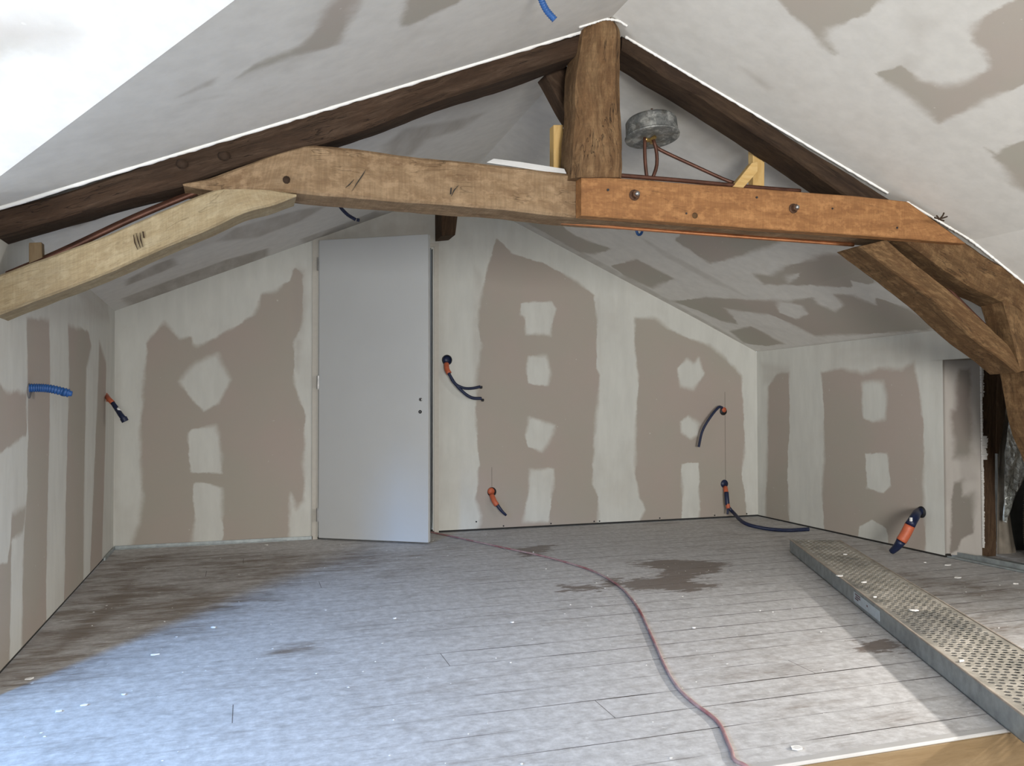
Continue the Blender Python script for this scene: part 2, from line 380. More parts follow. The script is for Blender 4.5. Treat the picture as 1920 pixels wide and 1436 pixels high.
XL, XR, D, T = -.815, 3.95, 5.85, 3.2
PF = np.array([(XL, 1.60), (1.43, 2.532), (3.37, 1.722), (XR, 1.38)])        # ceiling profile at the truss and in front of it
PB = np.array([(XL, 1.524), (1.423, 2.473), (3.37, 1.602), (XR, 1.334)])     # at the gable
def prof(y):
    t = np.clip((y-T)/(D-T), 0, 1); return PF*(1-t)+PB*t
def ceilz(x, y):
    p = prof(y); return np.interp(x, p[:, 0], p[:, 1])

# gable wall with the door opening
nx, nz = 400, 200
xs = np.linspace(XL, XR, nx); rows = np.zeros((nx, nz, 3))
for i, x in enumerate(xs):
    rows[i, :, 0] = x; rows[i, :, 1] = D; rows[i, :, 2] = np.linspace(.014, ceilz(x, D), nz)
dark_back = [
 [(275,644),(290,625),(308,603),(322,618),(337,635),(360,630),(363,645),(370,647),(407,630),(477,590),(486,562),(490,549),(515,545),(542,527),(552,500),(567,515),(568,600),(552,640),(552,720),(556,730),(571,780),(570,940),(555,955),(545,925),(541,1030),(240,1040),(262,980),(267,940),(262,870),(265,851),(262,800),(268,740),(272,700)],
 [(932,448),(960,475),(1016,491),(1067,518),(1114,553),(1119,600),(1118,690),(1126,703),(1120,760),(1114,830),(1110,908),(1122,931),(1120,978),(1119,1000),(893,1010),(903,966),(892,935),(899,869),(892,791),(894,693),(903,643),(897,608),(900,560),(915,498)],
 [(1190,596),(1227,596),(1254,617),(1286,631),(1330,648),(1360,670),(1391,705),(1393,760),(1397,830),(1391,888),(1399,947),(1401,990),(1198,1000),(1200,974),(1211,955),(1200,935),(1190,888),(1192,791),(1198,705),(1191,658)]]
light_back = [
 [(336,715),(365,680),(407,664),(432,712),(410,755),(382,771),(362,750)], [(352,812),(362,803),(405,797),(413,830),(416,888),(357,886)],
 [(362,905),(380,902),(415,915),(418,1030),(360,1033),(365,980)],
 [(976,568),(1035,565),(1044,578),(1035,612),(1032,628),(985,628),(984,595),(976,590)], [(990,668),(1025,665),(1032,700),(1027,722),(990,720),(987,690)],
 [(992,783),(1042,797),(1030,830),(1015,847),(990,838),(985,815)], [(994,880),(1039,878),(1036,920),(1028,978),(981,980),(990,930)],
 [(1270,690),(1288,672),(1300,680),(1310,672),(1322,700),(1300,730),(1275,725)], [(1275,790),(1290,780),(1310,795),(1308,815),(1295,823),(1278,810)],
 [(1278,870),(1310,867),(1312,990),(1275,992),(1280,925)]]
smear_shade_back = [([(548,505),(572,505),(574,570),(560,700),(552,690)], .05, .45), ([(620,400),(800,385),(815,445),(600,452)], .12, .55),
 ([(890,500),(905,520),(905,700),(893,760),(885,640)], .06, .35), ([(1122,560),(1128,700),(1118,560)], .05, .3), ([(205,560),(212,700),(206,900),(222,1020),(226,700)], .05, .3),
 ([(975,600),(1045,620),(1045,980),(975,990)], .12, .0), ([(818,470),(832,470),(832,990),(818,990)], .06, .22)]  # the tall narrow strip is shading painted in right of the door
plane_back = ((XL, D, 0), (0, 1, 0), (1, 0, 0), (0, 0, 1))
DX0, DX1, DH = .455, 1.275, 2.045
zc = lambda c: ~((c[:, 0] > DX0+.01) & (c[:, 0] < DX1-.01) & (c[:, 2] < DH-.01))
wb = struct(gridobj('wall_back', rows, M_wall, lambda V: patches(V, plane_back, dark_back, light_back, smear_shade_back), zc))

# left wall, from the gable to the cheek of the dormer
YC = 2.989
ys = np.linspace(YC, D, 260); rows = np.zeros((260, 150, 3))
for i, y in enumerate(ys):
    rows[i, :, 0] = XL; rows[i, :, 1] = y; rows[i, :, 2] = np.linspace(.012, ceilz(XL, y), 150)
dark_left = [
 [(50,596),(92,600),(94,700),(93,780),(90,900),(88,1000),(86,1200),(40,1260),(44,1010),(50,935),(53,800),(52,700)],
 [(128,610),(165,620),(171,650),(162,690),(160,800),(158,900),(156,1120),(120,1160),(124,900),(128,760),(130,690)],
 [(186,640),(199,680),(198,800),(191,1060),(168,1090),(176,900),(182,760)],
 [(-20,690),(12,735),(50,735),(50,815),(30,830),(-20,860)],
 [(-20,1060),(14,1055),(20,1000),(23,965),(50,945),(44,1000),(22,1012),(17,1280),(-20,1300)]]
smear_left = [([(60,560),(180,560),(180,600),(60,600)], .12, .3), ([(140,530),(200,540),(205,600),(160,600)], .1, .5), ([(20,640),(48,640),(48,720),(20,720)], .05, -.0)]
plane_left = ((XL, 0, 0), (1, 0, 0), (0, 1, 0), (0, 0, 1))
wl = struct(gridobj('wall_left', rows, M_wall, lambda V: patches(V, plane_left, dark_left, [], smear_left)))

# right knee wall, pierced by the unfinished bay
OY0, OY1, OZ = 2.55, 3.985, 1.183
ys = np.linspace(OY0, D+.0, 330); rows = np.zeros((330, 140, 3))
for i, y in enumerate(ys):
    rows[i, :, 0] = XR+.035*np.clip((D-y)/1.9, 0, 1); rows[i, :, 1] = y
    rows[i, :, 2] = np.concatenate([np.linspace(.012, OZ, 119), np.linspace(OZ, ceilz(XR, y)+.02, 22)[1:]])
dark_right = [
 [(1443,724),(1460,700),(1482,698),(1483,804),(1478,880),(1483,990),(1438,985),(1442,850)],
 [(1541,700),(1576,690),(1616,701),(1647,689),(1686,692),(1711,678),(1720,730),(1725,767),(1729,819),(1729,926),(1733,1060),(1545,1015),(1546,990),(1542,926),(1547,850),(1546,773)]]
light_right = [[(1615,718),(1653,716),(1660,740),(1658,785),(1635,792),(1617,785)], [(1621,850),(1662,850),(1668,910),(1655,925),(1625,915)], [(1610,985),(1635,975),(1660,990),(1666,1040),(1608,1020)]]
smear_right = [([(1430,680),(1480,690),(1480,705),(1435,720)], .08, .4), ([(1560,650),(1720,640),(1720,680),(1560,690)], .1, .3)]
plane_right = ((3.968, 0, 0), (1, 0, 0), (0, 1, 0), (0, 0, 1))
struct(gridobj('wall_right', rows, M_wall, lambda V: patches(V, plane_right, dark_right, light_right, smear_right),
      lambda c: ~((c[:, 1] < OY1-.002) & (c[:, 2] < OZ))))
# nearer piece of the right wall with the low window that lights the boards
def holed_wall(name, x, y0, y1, z0, z1, hy0, hy1, hz0, hz1, mat):
    bm = bmesh.new(); t = .12
    for lo, hi in (((x, y0, z0), (x+t, hy0, z1)), ((x, hy1, z0), (x+t, y1, z1)), ((x, hy0, z0), (x+t, hy1, hz0)), ((x, hy0, hz1), (x+t, hy1, z1))): addbox(bm, lo, hi)
    return struct(bmobj(name, bm, mat))
holed_wall('wall_right', 3.985, -2.6, OY0, -.6, 1.44, .35, 1.25, .62, 1.34, M_plain)
bm = bmesh.new()
for lo, hi in (((4.0, .35, .62), (4.07, .40, 1.34)), ((4.0, 1.20, .62), (4.07, 1.25, 1.34)), ((4.0, .40, .62), (4.07, 1.20, .67)), ((4.0, .40, 1.29), (4.07, 1.20, 1.34))): addbox(bm, lo, hi, None, .004)
struct(bmobj('window_2', bm, M_white))
# recess: return of plasterboard, soffit, back and near cheek
RA, RB = np.array(fl(1774, 1044)), np.array(fl(1838, 1047)); RB = np.array([4.195, 3.915, 0])
rows = np.zeros((60, 200, 3))
for i in range(60):
    q = RA*(1-i/59)+RB*i/59; q[0] = 3.985+(q[0]-3.985) if i else 3.985; q[1] = OY1 if i == 0 else q[1]
    rows[i, :, 0] = q[0]; rows[i, :, 1] = q[1]; rows[i, :, 2] = np.linspace(.012, OZ, 200)
dv = RB-np.array([3.985, OY1, 0]); dv /= np.linalg.norm(dv); nr = np.array([-dv[1], dv[0], 0])
M_recess = plaster_mat('shaded_recess_board', (.20, .175, .155), (.37, .34, .31), .02, .008)  # unfinished thin coat, darkened further to paint in the shade on this return
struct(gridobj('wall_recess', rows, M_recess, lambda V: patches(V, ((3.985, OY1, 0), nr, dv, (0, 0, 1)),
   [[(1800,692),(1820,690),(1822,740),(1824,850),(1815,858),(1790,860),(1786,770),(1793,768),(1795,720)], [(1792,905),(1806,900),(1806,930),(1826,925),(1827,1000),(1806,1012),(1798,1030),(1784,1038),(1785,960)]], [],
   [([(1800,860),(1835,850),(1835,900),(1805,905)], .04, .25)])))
mesh('wall_recess', [(3.98, OY0, OZ), (3.98, 5.0, OZ), (4.75, 5.0, OZ), (4.75, OY0, OZ), (4.75, OY0, -.05), (4.75, 5.0, -.05), (3.98, OY0, -.05)],
     [(0, 1, 2, 3), (3, 2, 5, 4), (0, 3, 4, 6)], M_kraft)['kind'] = 'structure'
# ragged plaster left on the edge of the board
vs, fs = [], []
random.seed(3)
zz = .06
E0 = RB
while zz < 1.16:
    big = .70 < zz < .80 or .60 < zz < .66
    wv = random.uniform(.004, .012)+(.035 if .58 < zz < .72 else 0)+(.012 if .95 < zz else 0)
    h = random.uniform(.006, .02); k = len(vs)
    x0, y0 = E0[0]-.006, E0[1]-.006
    for dx in (0, wv):
        for dy in (0, -.012):
            for dz in (0, h): vs.append((x0+dx*(.6+.4*random.random()), y0+dy, zz+dz*(.7+.3*random.random())))
    fs += [(k, k+1, k+3, k+2), (k+4, k+6, k+7, k+5), (k, k+4, k+5, k+1), (k+2, k+3, k+7, k+6), (k+1, k+5, k+7, k+3), (k, k+2, k+6, k+4)]
    zz += h*.9
struct(mesh('trim_1', vs, fs, M_plain))

# ceiling: left slope (with the valley of the dormer cut out), right slope
VA = np.array([-.034, 2.116, 1.924]); VD = np.array([.691, -.772, .287])
YM = 1.45
def valley_y(x): return VA[1]+VD[1]*(x-VA[0])/VD[0]
def valley_y2(x): return 2*YM-valley_y(x)
XA = VA[0]+VD[0]*(YM-VA[1])/VD[1]
def slope_part(xa, xb, n, yf0, yf1, m):
    R = np.zeros((n, m, 3))
    for i, x in enumerate(np.linspace(xa, xb, n)):
        yy = np.linspace(yf0(x), yf1(x), m); R[i, :, 0] = x; R[i, :, 1] = yy; R[i, :, 2] = [ceilz(x, y) for y in yy]
    return R
YB = -2.6
parts = [slope_part(XL, XA, 100, valley_y, lambda x: D, 300), slope_part(XA, 1.43, 66, lambda x: YB, lambda x: D, 560), slope_part(XL, XA, 20, lambda x: YB, valley_y2, 40)]
s = PF[1]-PF[0]; s = s/np.linalg.norm(s); nL = np.array([-s[1], 0, s[0]])
dark_cl = [[(660,-30),(740,-60),(672,0),(655,35),(640,82),(600,95),(555,104),(500,122),(440,148),(480,120),(540,97),(580,70),(600,50),(604,20)],
 [(768,-10),(900,-30),(860,8),(810,27),(760,50),(750,52),(756,25)]]
smear_cl = [([(335,182),(375,158),(405,146),(396,160)], .03, .8), ([(560,100),(640,75),(540,130),(450,150)], .12, .35), ([(600,-20),(640,-20),(600,60),(560,80)], .15, .3), ([(340,195),(420,175),(440,178)], .03, .25)]
planeL = ((XL, 0, PF[0][1]), nL, (0, 1, 0), (s[0], 0, s[1]))
# behind the truss
s2 = PB[1]-PB[0]; s2 = s2/np.linalg.norm(s2); nL2 = np.array([-s2[1], 0, s2[0]])
planeL2 = ((XL, 0, (PB[0][1]+PF[0][1])/2), nL2, (0, 1, 0), (s2[0], 0, s2[1]))
smear_cl2 = [([(225,552),(310,520),(420,480),(498,458),(498,470),(400,515),(310,545),(240,565)], .05, 1), ([(235,520),(290,492),(322,480),(330,492),(300,505),(235,530)], .05, 1),
 ([(95,425),(190,398),(250,378),(268,385),(200,415),(150,434),(110,434)], .05, 1), ([(400,450),(440,425),(560,390),(610,382),(560,410),(480,440)], .06, .8),
 ([(720,275),(760,245),(850,228),(905,214),(870,240),(800,262),(770,290),(720,300)], .08, .85), ([(560,440),(640,412),(700,388),(720,392),(650,425),(570,450)], .05, .7), ([(640,430),(780,390),(780,400),(640,440)], .05, .35),
 ([(1010,270),(1040,240),(1035,300),(1000,310)], .1, .5), ([(280,470),(420,420),(430,440),(300,490)], .1, .35)]
def pat_left(V):
    a = patches(V, planeL, dark_cl, [], smear_cl); b2 = patches(V, planeL2, [], [], smear_cl2)
    back = V[:, 1] > 3.25
    return np.where(back, b2[0], a[0]), np.where(back, b2[1], a[1])
struct(joinparts('ceiling', parts, M_ceil, pat_left))
XK = 3.37
parts = [slope_part(1.43, XK, 200, lambda x: YB, lambda x: D, 560), slope_part(XK, XR+.04, 40, lambda x: YB, lambda x: D, 560)]
for P_ in parts:   # keep the ridge closed where the gable profile shifts
    pass
s = PF[2]-PF[1]; s = s/np.linalg.norm(s); nR = np.array([-s[1], 0, s[0]]); planeR = ((1.43, 0, 2.532), nR, (0, 1, 0), (s[0], 0, s[1]))
s2 = PB[2]-PB[1]; s2 = s2/np.linalg.norm(s2); planeR2 = ((1.43, 0, 2.49), np.array([-s2[1], 0, s2[0]]), (0, 1, 0), (s2[0], 0, s2[1]))
dark_cr = [[(1450,-30),(1478,25),(1503,40),(1543,83),(1568,101),(1547,75),(1545,54),(1590,40),(1630,24),(1670,-30)],
 [(1644,138),(1688,123),(1712,140),(1728,152),(1760,159),(1796,156),(1862,130),(1840,98),(1818,80),(1811,62),(1854,22),(1925,-12),(1990,-30),(1990,120),(1920,158),(1854,188),(1796,214),(1762,232),(1695,174)],
 [(1840,273),(1870,285),(1901,271),(1990,240),(1990,400),(1905,347),(1876,308)]]
smear_cr = [([(1385,125),(1400,130),(1450,165),(1440,170)], .04, .55), ([(1660,130),(1700,100),(1730,110),(1700,140)], .08, .3), ([(1700,30),(1760,40),(1720,90)], .1, .35), ([(1500,200),(1700,330),(1650,330),(1480,220)], .2, .15)]
dark_cr2 = [[(1262,455),(1290,425),(1400,415),(1500,430),(1492,458),(1445,470),(1385,488),(1330,500),(1305,482)],
 [(1410,520),(1440,525),(1470,510),(1540,492),(1575,495),(1600,515),(1640,545),(1590,550),(1500,545),(1430,540)],
 [(1270,562),(1330,558),(1400,565),(1470,570),(1560,560),(1630,565),(1700,585),(1752,612),(1735,620),(1640,625),(1530,628),(1480,605),(1440,590),(1330,575)],
 [(985,412),(1040,412),(1080,440),(1145,465),(1120,474),(1090,470),(1030,437)],
 [(1147,496),(1195,486),(1263,522),(1224,538),(1182,519)],
 [(1263,562),(1325,557),(1363,580),(1385,606),(1350,598),(1318,583)],
 [(1370,617),(1408,609),(1454,632),(1470,640),(1437,644),(1396,638)]]
light_cr2 = [[(1325,502),(1370,495),(1415,528),(1385,540),(1345,522)], [(1385,488),(1470,470),(1545,478),(1520,500),(1470,510),(1425,505)], [(1455,568),(1500,578),(1515,592),(1492,600),(1460,588)], [(1515,552),(1560,562),(1580,578),(1562,588),(1530,575)], [(1590,540),(1640,550),(1640,580),(1600,565)], [(1470,528),(1500,520),(1495,530),(1475,540)]]
smear_band_cr2 = [([(950,405),(975,405),(1150,500),(1400,640),(1385,640),(1130,505)], .035, .55), ([(1190,440),(1240,470),(1330,520),(1400,560),(1340,535),(1240,480)], .04, .4),  # first outline is a darker band along the gable crease
 ([(1420,655),(1600,645),(1790,625),(1790,633),(1600,655),(1430,662)], .04, .5), ([(1180,110),(1260,170),(1400,260),(1420,300),(1300,250),(1180,180)], .2, .55), ([(1310,230),(1400,300),(1380,340),(1280,270)], .15, .5)]
def pat_right(V):
    a = patches(V, planeR, dark_cr, [], smear_cr); b2 = patches(V, planeR2, dark_cr2, light_cr2, smear_band_cr2); back = V[:, 1] > 3.25
    return np.where(back, b2[0], a[0]), np.where(back, b2[1], a[1])
struct(joinparts('ceiling', parts, M_ceil, pat_right))
# dormer: two roof slopes, cheeks, window wall
XD = -2.1; k = VD[2]/VD[1]; ZM = VA[2]+k*(YM-VA[1]); ZE = VA[2]+k*(YC-VA[1])
R = np.zeros((120, 60, 3))
for j, y in enumerate(np.linspace(YC, YM, 60)):
    xv = VA[0]+VD[0]*(y-VA[1])/VD[1]; R[:, j, 0] = np.linspace(XD, xv, 120); R[:, j, 1] = y; R[:, j, 2] = VA[2]+k*(y-VA[1])
nD = np.cross([1, 0, 0], [0, 1, k]); nD = nD/np.linalg.norm(nD)
planeD = (VA, nD, (1, 0, 0), np.array([0, 1, k])/math.hypot(1, k))
def pat_d(V): return patches(V, planeD, [[(-60,30),(0,35),(60,42),(120,50),(160,60),(120,78),(60,100),(40,98),(0,118),(-60,140)]], [], [([(190,-20),(300,0),(330,10),(200,20)], .1, .0)])
R2 = R.copy(); R2[:, :, 1] = 2*YM-R[:, :, 1]
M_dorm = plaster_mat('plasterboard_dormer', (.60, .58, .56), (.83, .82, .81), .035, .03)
struct(joinparts('ceiling', [R, R2], M_dorm, pat_d))
Y0 = 2*YM-YC
struct(mesh('wall_left', [(XD, YC, -.6), (XL, YC, -.6), (XL, YC, 1.6), (XD, YC, ZE), (XD, Y0, -.6), (XL, Y0, -.6), (XL, Y0, 1.6), (XD, Y0, ZE)], [(0, 1, 2, 3), (4, 7, 6, 5)], M_plain))
bm = bmesh.new()
for lo, hi in (((XD-.1, Y0-.1, -.6), (XD, -.04, 2.3)), ((XD-.1, 2.5, -.6), (XD, YC+.1, 2.3)), ((XD-.1, -.04, -.6), (XD, 2.5, .58)), ((XD-.1, -.04, 1.72), (XD, 2.5, 2.3))): addbox(bm, lo, hi)
struct(bmobj('wall_left', bm, M_plain))
bm = bmesh.new()
for lo, hi in (((XD-.08, -.04, .58), (XD-.02, -.02, 1.72)), ((XD-.08, 2.47, .58), (XD-.02, 2.5, 1.72)), ((XD-.08, -.02, .58), (XD-.02, 2.47, .60)), ((XD-.08, -.02, 1.69), (XD-.02, 2.47, 1.72))): addbox(bm, lo, hi, None, .004)
struct(bmobj('window_1', bm, M_white))
struct(mesh('wall_left', [(XL, YB, -.6), (XL, Y0, -.6), (XL, Y0, 1.6), (XL, YB, 1.6)], [(0, 1, 2, 3)], M_plain))
# rear gable behind the camera, with an opening and frame added for the fill lamp
bm = bmesh.new()
for lo, hi in (((XL-.1, YB-.1, -.6), (-.45, YB, 2.6)), ((1.9, YB-.1, -.6), (4.1, YB, 2.6)), ((-.45, YB-.1, -.6), (1.9, YB, .3)), ((-.45, YB-.1, 1.7), (1.9, YB, 2.6))): addbox(bm, lo, hi)
struct(bmobj('wall_rear', bm, M_plain))
bm = bmesh.new()
for lo, hi in (((-.45, YB-.08, .3), (-.39, YB-.02, 1.7)), ((1.84, YB-.08, .3), (1.9, YB-.02, 1.7)), ((-.39, YB-.08, .3), (1.84, YB-.02, .36)), ((-.39, YB-.08, 1.64), (1.84, YB-.02, 1.7))): addbox(bm, lo, hi, None, .004)
struct(bmobj('added_window_3', bm, M_white))

# raised timber floor, fascia, lower floor
YE = 1.892
nxf, nyf = 330, 270
xs = np.linspace(-2.1, 4.75, nxf); ys = np.linspace(YE, D, nyf); rows = np.zeros((nxf, nyf, 3)); rows[:, :, 0] = xs[:, None]; rows[:, :, 1] = ys[None, :]
stains = [[(1180,1056),(1225,1050),(1268,1049),(1330,1052),(1362,1056),(1355,1065),(1319,1079),(1293,1088),(1350,1098),(1334,1105),(1290,1108),(1247,1106),(1190,1106),(1160,1095),(1185,1086),(1237,1082),(1242,1068),(1205,1061)],
 [(1612,1203),(1650,1199),(1700,1210),(1720,1218),(1650,1222),(1615,1215)], [(968,1028),(1035,1022),(1022,1036),(985,1044)], [(1135,1082),(1160,1085),(1165,1100),(1130,1104)], [(1060,1098),(1120,1100),(1118,1106),(1060,1107)]]
nf = np.array([0, 0, 1.])
gf = gridobj('floor', rows, M_floor, lambda V: (patches(V, ((0, 0, 0), nf, (1, 0, 0), (0, 1, 0)), [], stains, (), .6)))
V = rows.reshape(-1, 3)
_, cl = patches(V, ((0, 0, 0), nf, (1, 0, 0), (0, 1, 0)), [], [], [([(190,1040),(600,1030),(800,1040),(700,1060),(560,1100),(420,1150),(250,1220),(60,1290),(-40,1330),(-40,1240)], .5, .62),  # less dusty boards, with the dormer's cast shadow painted in as thinner dust
   ([(180,1130),(270,1050),(260,1130),(120,1230),(40,1290),(90,1200)], .25, 1.0), ([(1500,1040),(1920,1100),(1920,1250),(1650,1080)], .4, .45), ([(640,1110),(760,1060),(860,1040),(700,1100)], .3, .3), ([(500,1215),(590,1205),(590,1225),(500,1235)], .15, .7)])
a = gf.data.attributes.new('bare_shade', 'FLOAT', 'POINT'); a.data.foreach_set('value', cl.astype(np.float32)); struct(gf)

def grainbox(name, lo, hi, axis, mat, parent=None, bev=.003, cuts=0):
    """straight sawn timber: box with the grain attribute running along one axis"""
    bm = bmesh.new(); addbox(bm, lo, hi, None, bev)
    me = bpy.data.meshes.new(name); bm.to_mesh(me); bm.free(); o = link(name, me, mat, parent); setgrain(me, axis, random.random()*9); return o
def setgrain(me, axis, off=0, M=None):
    co = np.empty(len(me.vertices)*3, np.float32); me.vertices.foreach_get('co', co); co = co.reshape(-1, 3)
    if axis == 0: g = co[:, [0, 2, 1]]
    elif axis == 1: g = co[:, [1, 2, 0]]
    else: g = co[:, [2, 0, 1]]
    g = g+off; a = me.attributes.new('grain', 'FLOAT_VECTOR', 'POINT'); a.data.foreach_set('vector', g.ravel().astype(np.float32))
o = grainbox('trim_2', (-2.1, YE-.025, -.30), (4.75, YE-.001, -.011), 0, M_pine_board); struct(o)
o = boxobj('trim_3', (-2.1, YE-.027, -.010), (4.75, YE+.004, .001), simple('dusty_nosing', (.44, .425, .41), .8, 0, .06, 9), None, None, .003); struct(o)
struct(mesh('wall_front_step', [(-2.1, YE-.001, -.6), (4.75, YE-.001, -.6), (4.75, YE-.001, -.29), (-2.1, YE-.001, -.29)], [(0, 1, 2, 3)], M_plain)).name = 'wall_step'
struct(mesh('floor', [(-2.2, YB-.1, -.6), (4.8, YB-.1, -.6), (4.8, YE, -.6), (-2.2, YE, -.6)], [(0, 1, 2, 3)], simple('dusty_screed', (.42, .39, .36), .85, 0, .12, 3)))
# dark strips painting in the shade of the gaps under the wall boards, and the bare metal track at the foot of the gable
struct(boxobj('gap_shade_back', (XL, D+.003, -.005), (4.0, D+.03, .02), M_dark))
struct(boxobj('gap_shade_left', (XL-.03, YC, -.005), (XL-.003, D, .02), M_dark))
xw_ = lambda y, t: XR+.035*min(1, (D-y)/1.9)+t
struct(mesh('gap_shade_right', [(xw_(y, t), y, z) for z in (-.005, .02) for y, t in ((OY1, .004), (OY1, .05), (D, .05), (D, .004))],
     [(0, 3, 2, 1), (4, 5, 6, 7), (0, 1, 5, 4), (1, 2, 6, 5), (2, 3, 7, 6), (3, 0, 4, 7)], M_dark))
bm = bmesh.new()
addbox(bm, (XL+.01, D-.012, .0005), (DX0-.03, D-.002, .022)); addbox(bm, (XL+.01, D-.03, .0005), (DX0-.2, D-.012, .004))
addbox(bm, (XL+.005, 5.45, .0005), (XL+.014, D-.01, .018))
struct(bmobj('trim_4', bm, M_galv))
bm = bmesh.new()
M_ = Matrix.Translation((3.99, OY1-.01, 0)) @ Matrix.Rotation(math.atan2(.04, .5)*1, 4, 'Z')
addbox(bm, (0, -1.4, .0005), (.075, 0, .004), M_); addbox(bm, (0, -1.4, .0005), (.003, 0, .012), M_); addbox(bm, (.072, -1.4, .0005), (.075, 0, .03), M_)
addbox(bm, (.075, -1.4, .0005), (.2, -.02, .012), M_)
struct(bmobj('trim_5', bm, M_galv))
# screws, pencil lines on the gable board
bm = bmesh.new()
for x, y in ((944,987),(1033,982),(1114,979),(1124,979),(1237,972),(1340,968),(1400,964),(893,978)):
    p = at(x, y, D); bmesh.ops.create_cone(bm, cap_ends=True, segments=8, radius1=.006, radius2=.006, depth=.003, matrix=Matrix.Translation((p[0], D-.0005, max(p[2], .025))) @ Matrix.Rotation(math.pi/2, 4, 'X'))
bmobj('screw_heads', bm, M_black, wb)
for (x0, y0, x1, y1) in ((1359, 735, 1359, 900), (922, 876, 922, 912)):
    a_, b_ = at(x0, y0, D), at(x1, y1, D); boxobj('pencil_line', (a_[0]-.0012, D-.0012, b_[2]), (a_[0]+.0012, D-.0002, a_[2]), simple('pencil', (.12, .11, .09), .8), wb)
# white bead of filler along the rafters
def bead(name, px, Y, r=.008):
    rnd = random.Random(5); pts = []
    for x, y in px:
        p = at(x, y, Y); pts.append((p[0], Y, ceilz(p[0], Y)-.002))
    return struct(tube(name, pts, r, M_white, None, 8, 0, 160, lambda t: .75+.5*mnoise.noise(Vector((t*60, 0, 0)))+.25))
bead('trim_6', [(-60,406),(0,388),(135,352),(280,300),(370,270),(500,233),(590,203),(700,173),(820,133),(960,95),(1060,66),(1092,58)], T-.005)
bead('trim_7', [(1086,60),(1096,45),(1112,34),(1135,29),(1160,34),(1170,46),(1176,60)], T-.078, .005)
bead('trim_8', [(1172,64),(1215,88),(1260,117),(1330,158),(1420,213),(1510,273),(1601,327),(1665,369)], T-.005, .006)
bead('trim_9', [(1700,374),(1746,407),(1775,428),(1815,449),(1854,486),(1901,518),(1990,585)], T-.022, .006)

# ---------------------------------------------------------------- timbers
def beam(name, A, B, yf, th, mat, parent=None, cham=.012, rough=.006, seed=0, ns=70, freq=3.0, lin=False):
    """old hewn timber: A and B trace the two long edges of its front face, th is its depth into the room"""
    if len(yf) if hasattr(yf, '__len__') else 0: ya, yb = yf
    else: ya = yb = yf
    m = len(A); Yl = [ya+(yb-ya)*i/(m-1) for i in range(m)]
    PA = [Vector(at(x, y, Yl[i])) for i, (x, y) in enumerate(A)]; PBv = [Vector(at(x, y, Yl[i])) for i, (x, y) in enumerate(B)]
    def res(P):
        if lin:
            out = []
            for i in range(ns):
                t = i/(ns-1)*(m-1); k_ = min(int(t), m-2); out.append(P[k_].lerp(P[k_+1], t-k_))
            return out
        return spline(P, ns)
    PA, PBv = res(PA), res(PBv); vs, fs, gr = [], [], []; L = 0; off = seed*3.17; prev = None
    ring = []
    for q in range(4):   # 5 points per side of the section, chamfered corners
        pass
    yd = Vector((0, 1, 0))
    for i in range(ns):
        a_, b_ = PA[i], PBv[i]; c = (a_+b_)/2; h = (a_-b_).length; ud = (a_-b_).normalized()
        if prev is not None: L += (c-prev).length
        prev = c; hh = h/2; ch = min(cham, hh*.4)
        sec = []
        for s_, d_ in ((1, 0), (.5, 0), (0, 0), (-.5, 0), (-1, 0)): sec.append((s_*(hh-(ch if abs(s_) == 1 else 0)), 0))
        sec.append((-hh, ch)); sec += [(-hh, th*.35), (-hh, th*.7)]; sec.append((-hh, th-ch))
        for s_ in (-1, -.4, .4, 1): sec.append((s_*(hh-(ch if abs(s_) == 1 else 0)), th))
        sec.append((hh, th-ch)); sec += [(hh, th*.65), (hh, th*.3)]; sec.append((hh, ch))
        for (s_, d_) in sec:
            p = c+ud*s_+yd*d_
            nz_ = mnoise.noise_vector(Vector((L*freq+off, s_*7, d_*7)))*rough+mnoise.noise_vector(Vector((L*freq*5+off, s_*25, d_*25)))*rough*.35
            vs.append(p+nz_); gr.append((L+off, s_+off, d_+off*.3))
    S = len(vs)//ns
    for i in range(ns-1):
        for k_ in range(S): fs.append((i*S+k_, i*S+(k_+1) % S, (i+1)*S+(k_+1) % S, (i+1)*S+k_))
    fs.append(tuple(range(S))); fs.append(tuple((ns-1)*S+k_ for k_ in reversed(range(S))))
    me = bpy.data.meshes.new(name); me.from_pydata([tuple(v) for v in vs], [], fs); me.update()
    at_ = me.attributes.new('grain', 'FLOAT_VECTOR', 'POINT'); at_.data.foreach_set('vector', np.array(gr, np.float32).ravel())
    bm = bmesh.new(); bm.from_mesh(me); bmesh.ops.recalc_face_normals(bm, faces=bm.faces); bm.to_mesh(me); bm.free()
    return link(name, me, mat, parent, False)

king = beam('king_post', [(1100,36),(1097,60),(1088,110),(1083,160),(1084,200),(1080,250),(1079,290),(1077,332)], [(1158,34),(1168,60),(1168,110),(1169,160),(1171,200),(1173,250),(1172,290),(1170,334)], T-.07, .20, M_wood_king, None, .03, .010, 1, 60)
tag(king, 'thick vertical king post of cracked brown oak under the ridge', 'post')
rafL = empty('rafter', at(560, 260, T), 'long dark oak rafter running along the left ceiling slope, with round pegs', 'rafter')
beam('timber', [(-70,409),(0,390),(135,355),(280,303),(370,273),(500,236),(590,206),(700,176),(820,137),(960,98),(1096,60)], [(-70,462),(0,441),(130,403),(250,370),(340,348),(450,311),(600,268),(700,236),(820,190),(960,145),(1084,102)], T, .17, M_wood_dark, rafL, .012, .006, 2, 90)
for x, y in ((341, 308), (419, 293)):
    p = at(x, y, T); cyl('peg', (p[0]-.012, T+.03, p[2]+.008), (p[0]+.012, T-.055, p[2]-.012), .017, M_wood_dark, rafL, 9, .015)
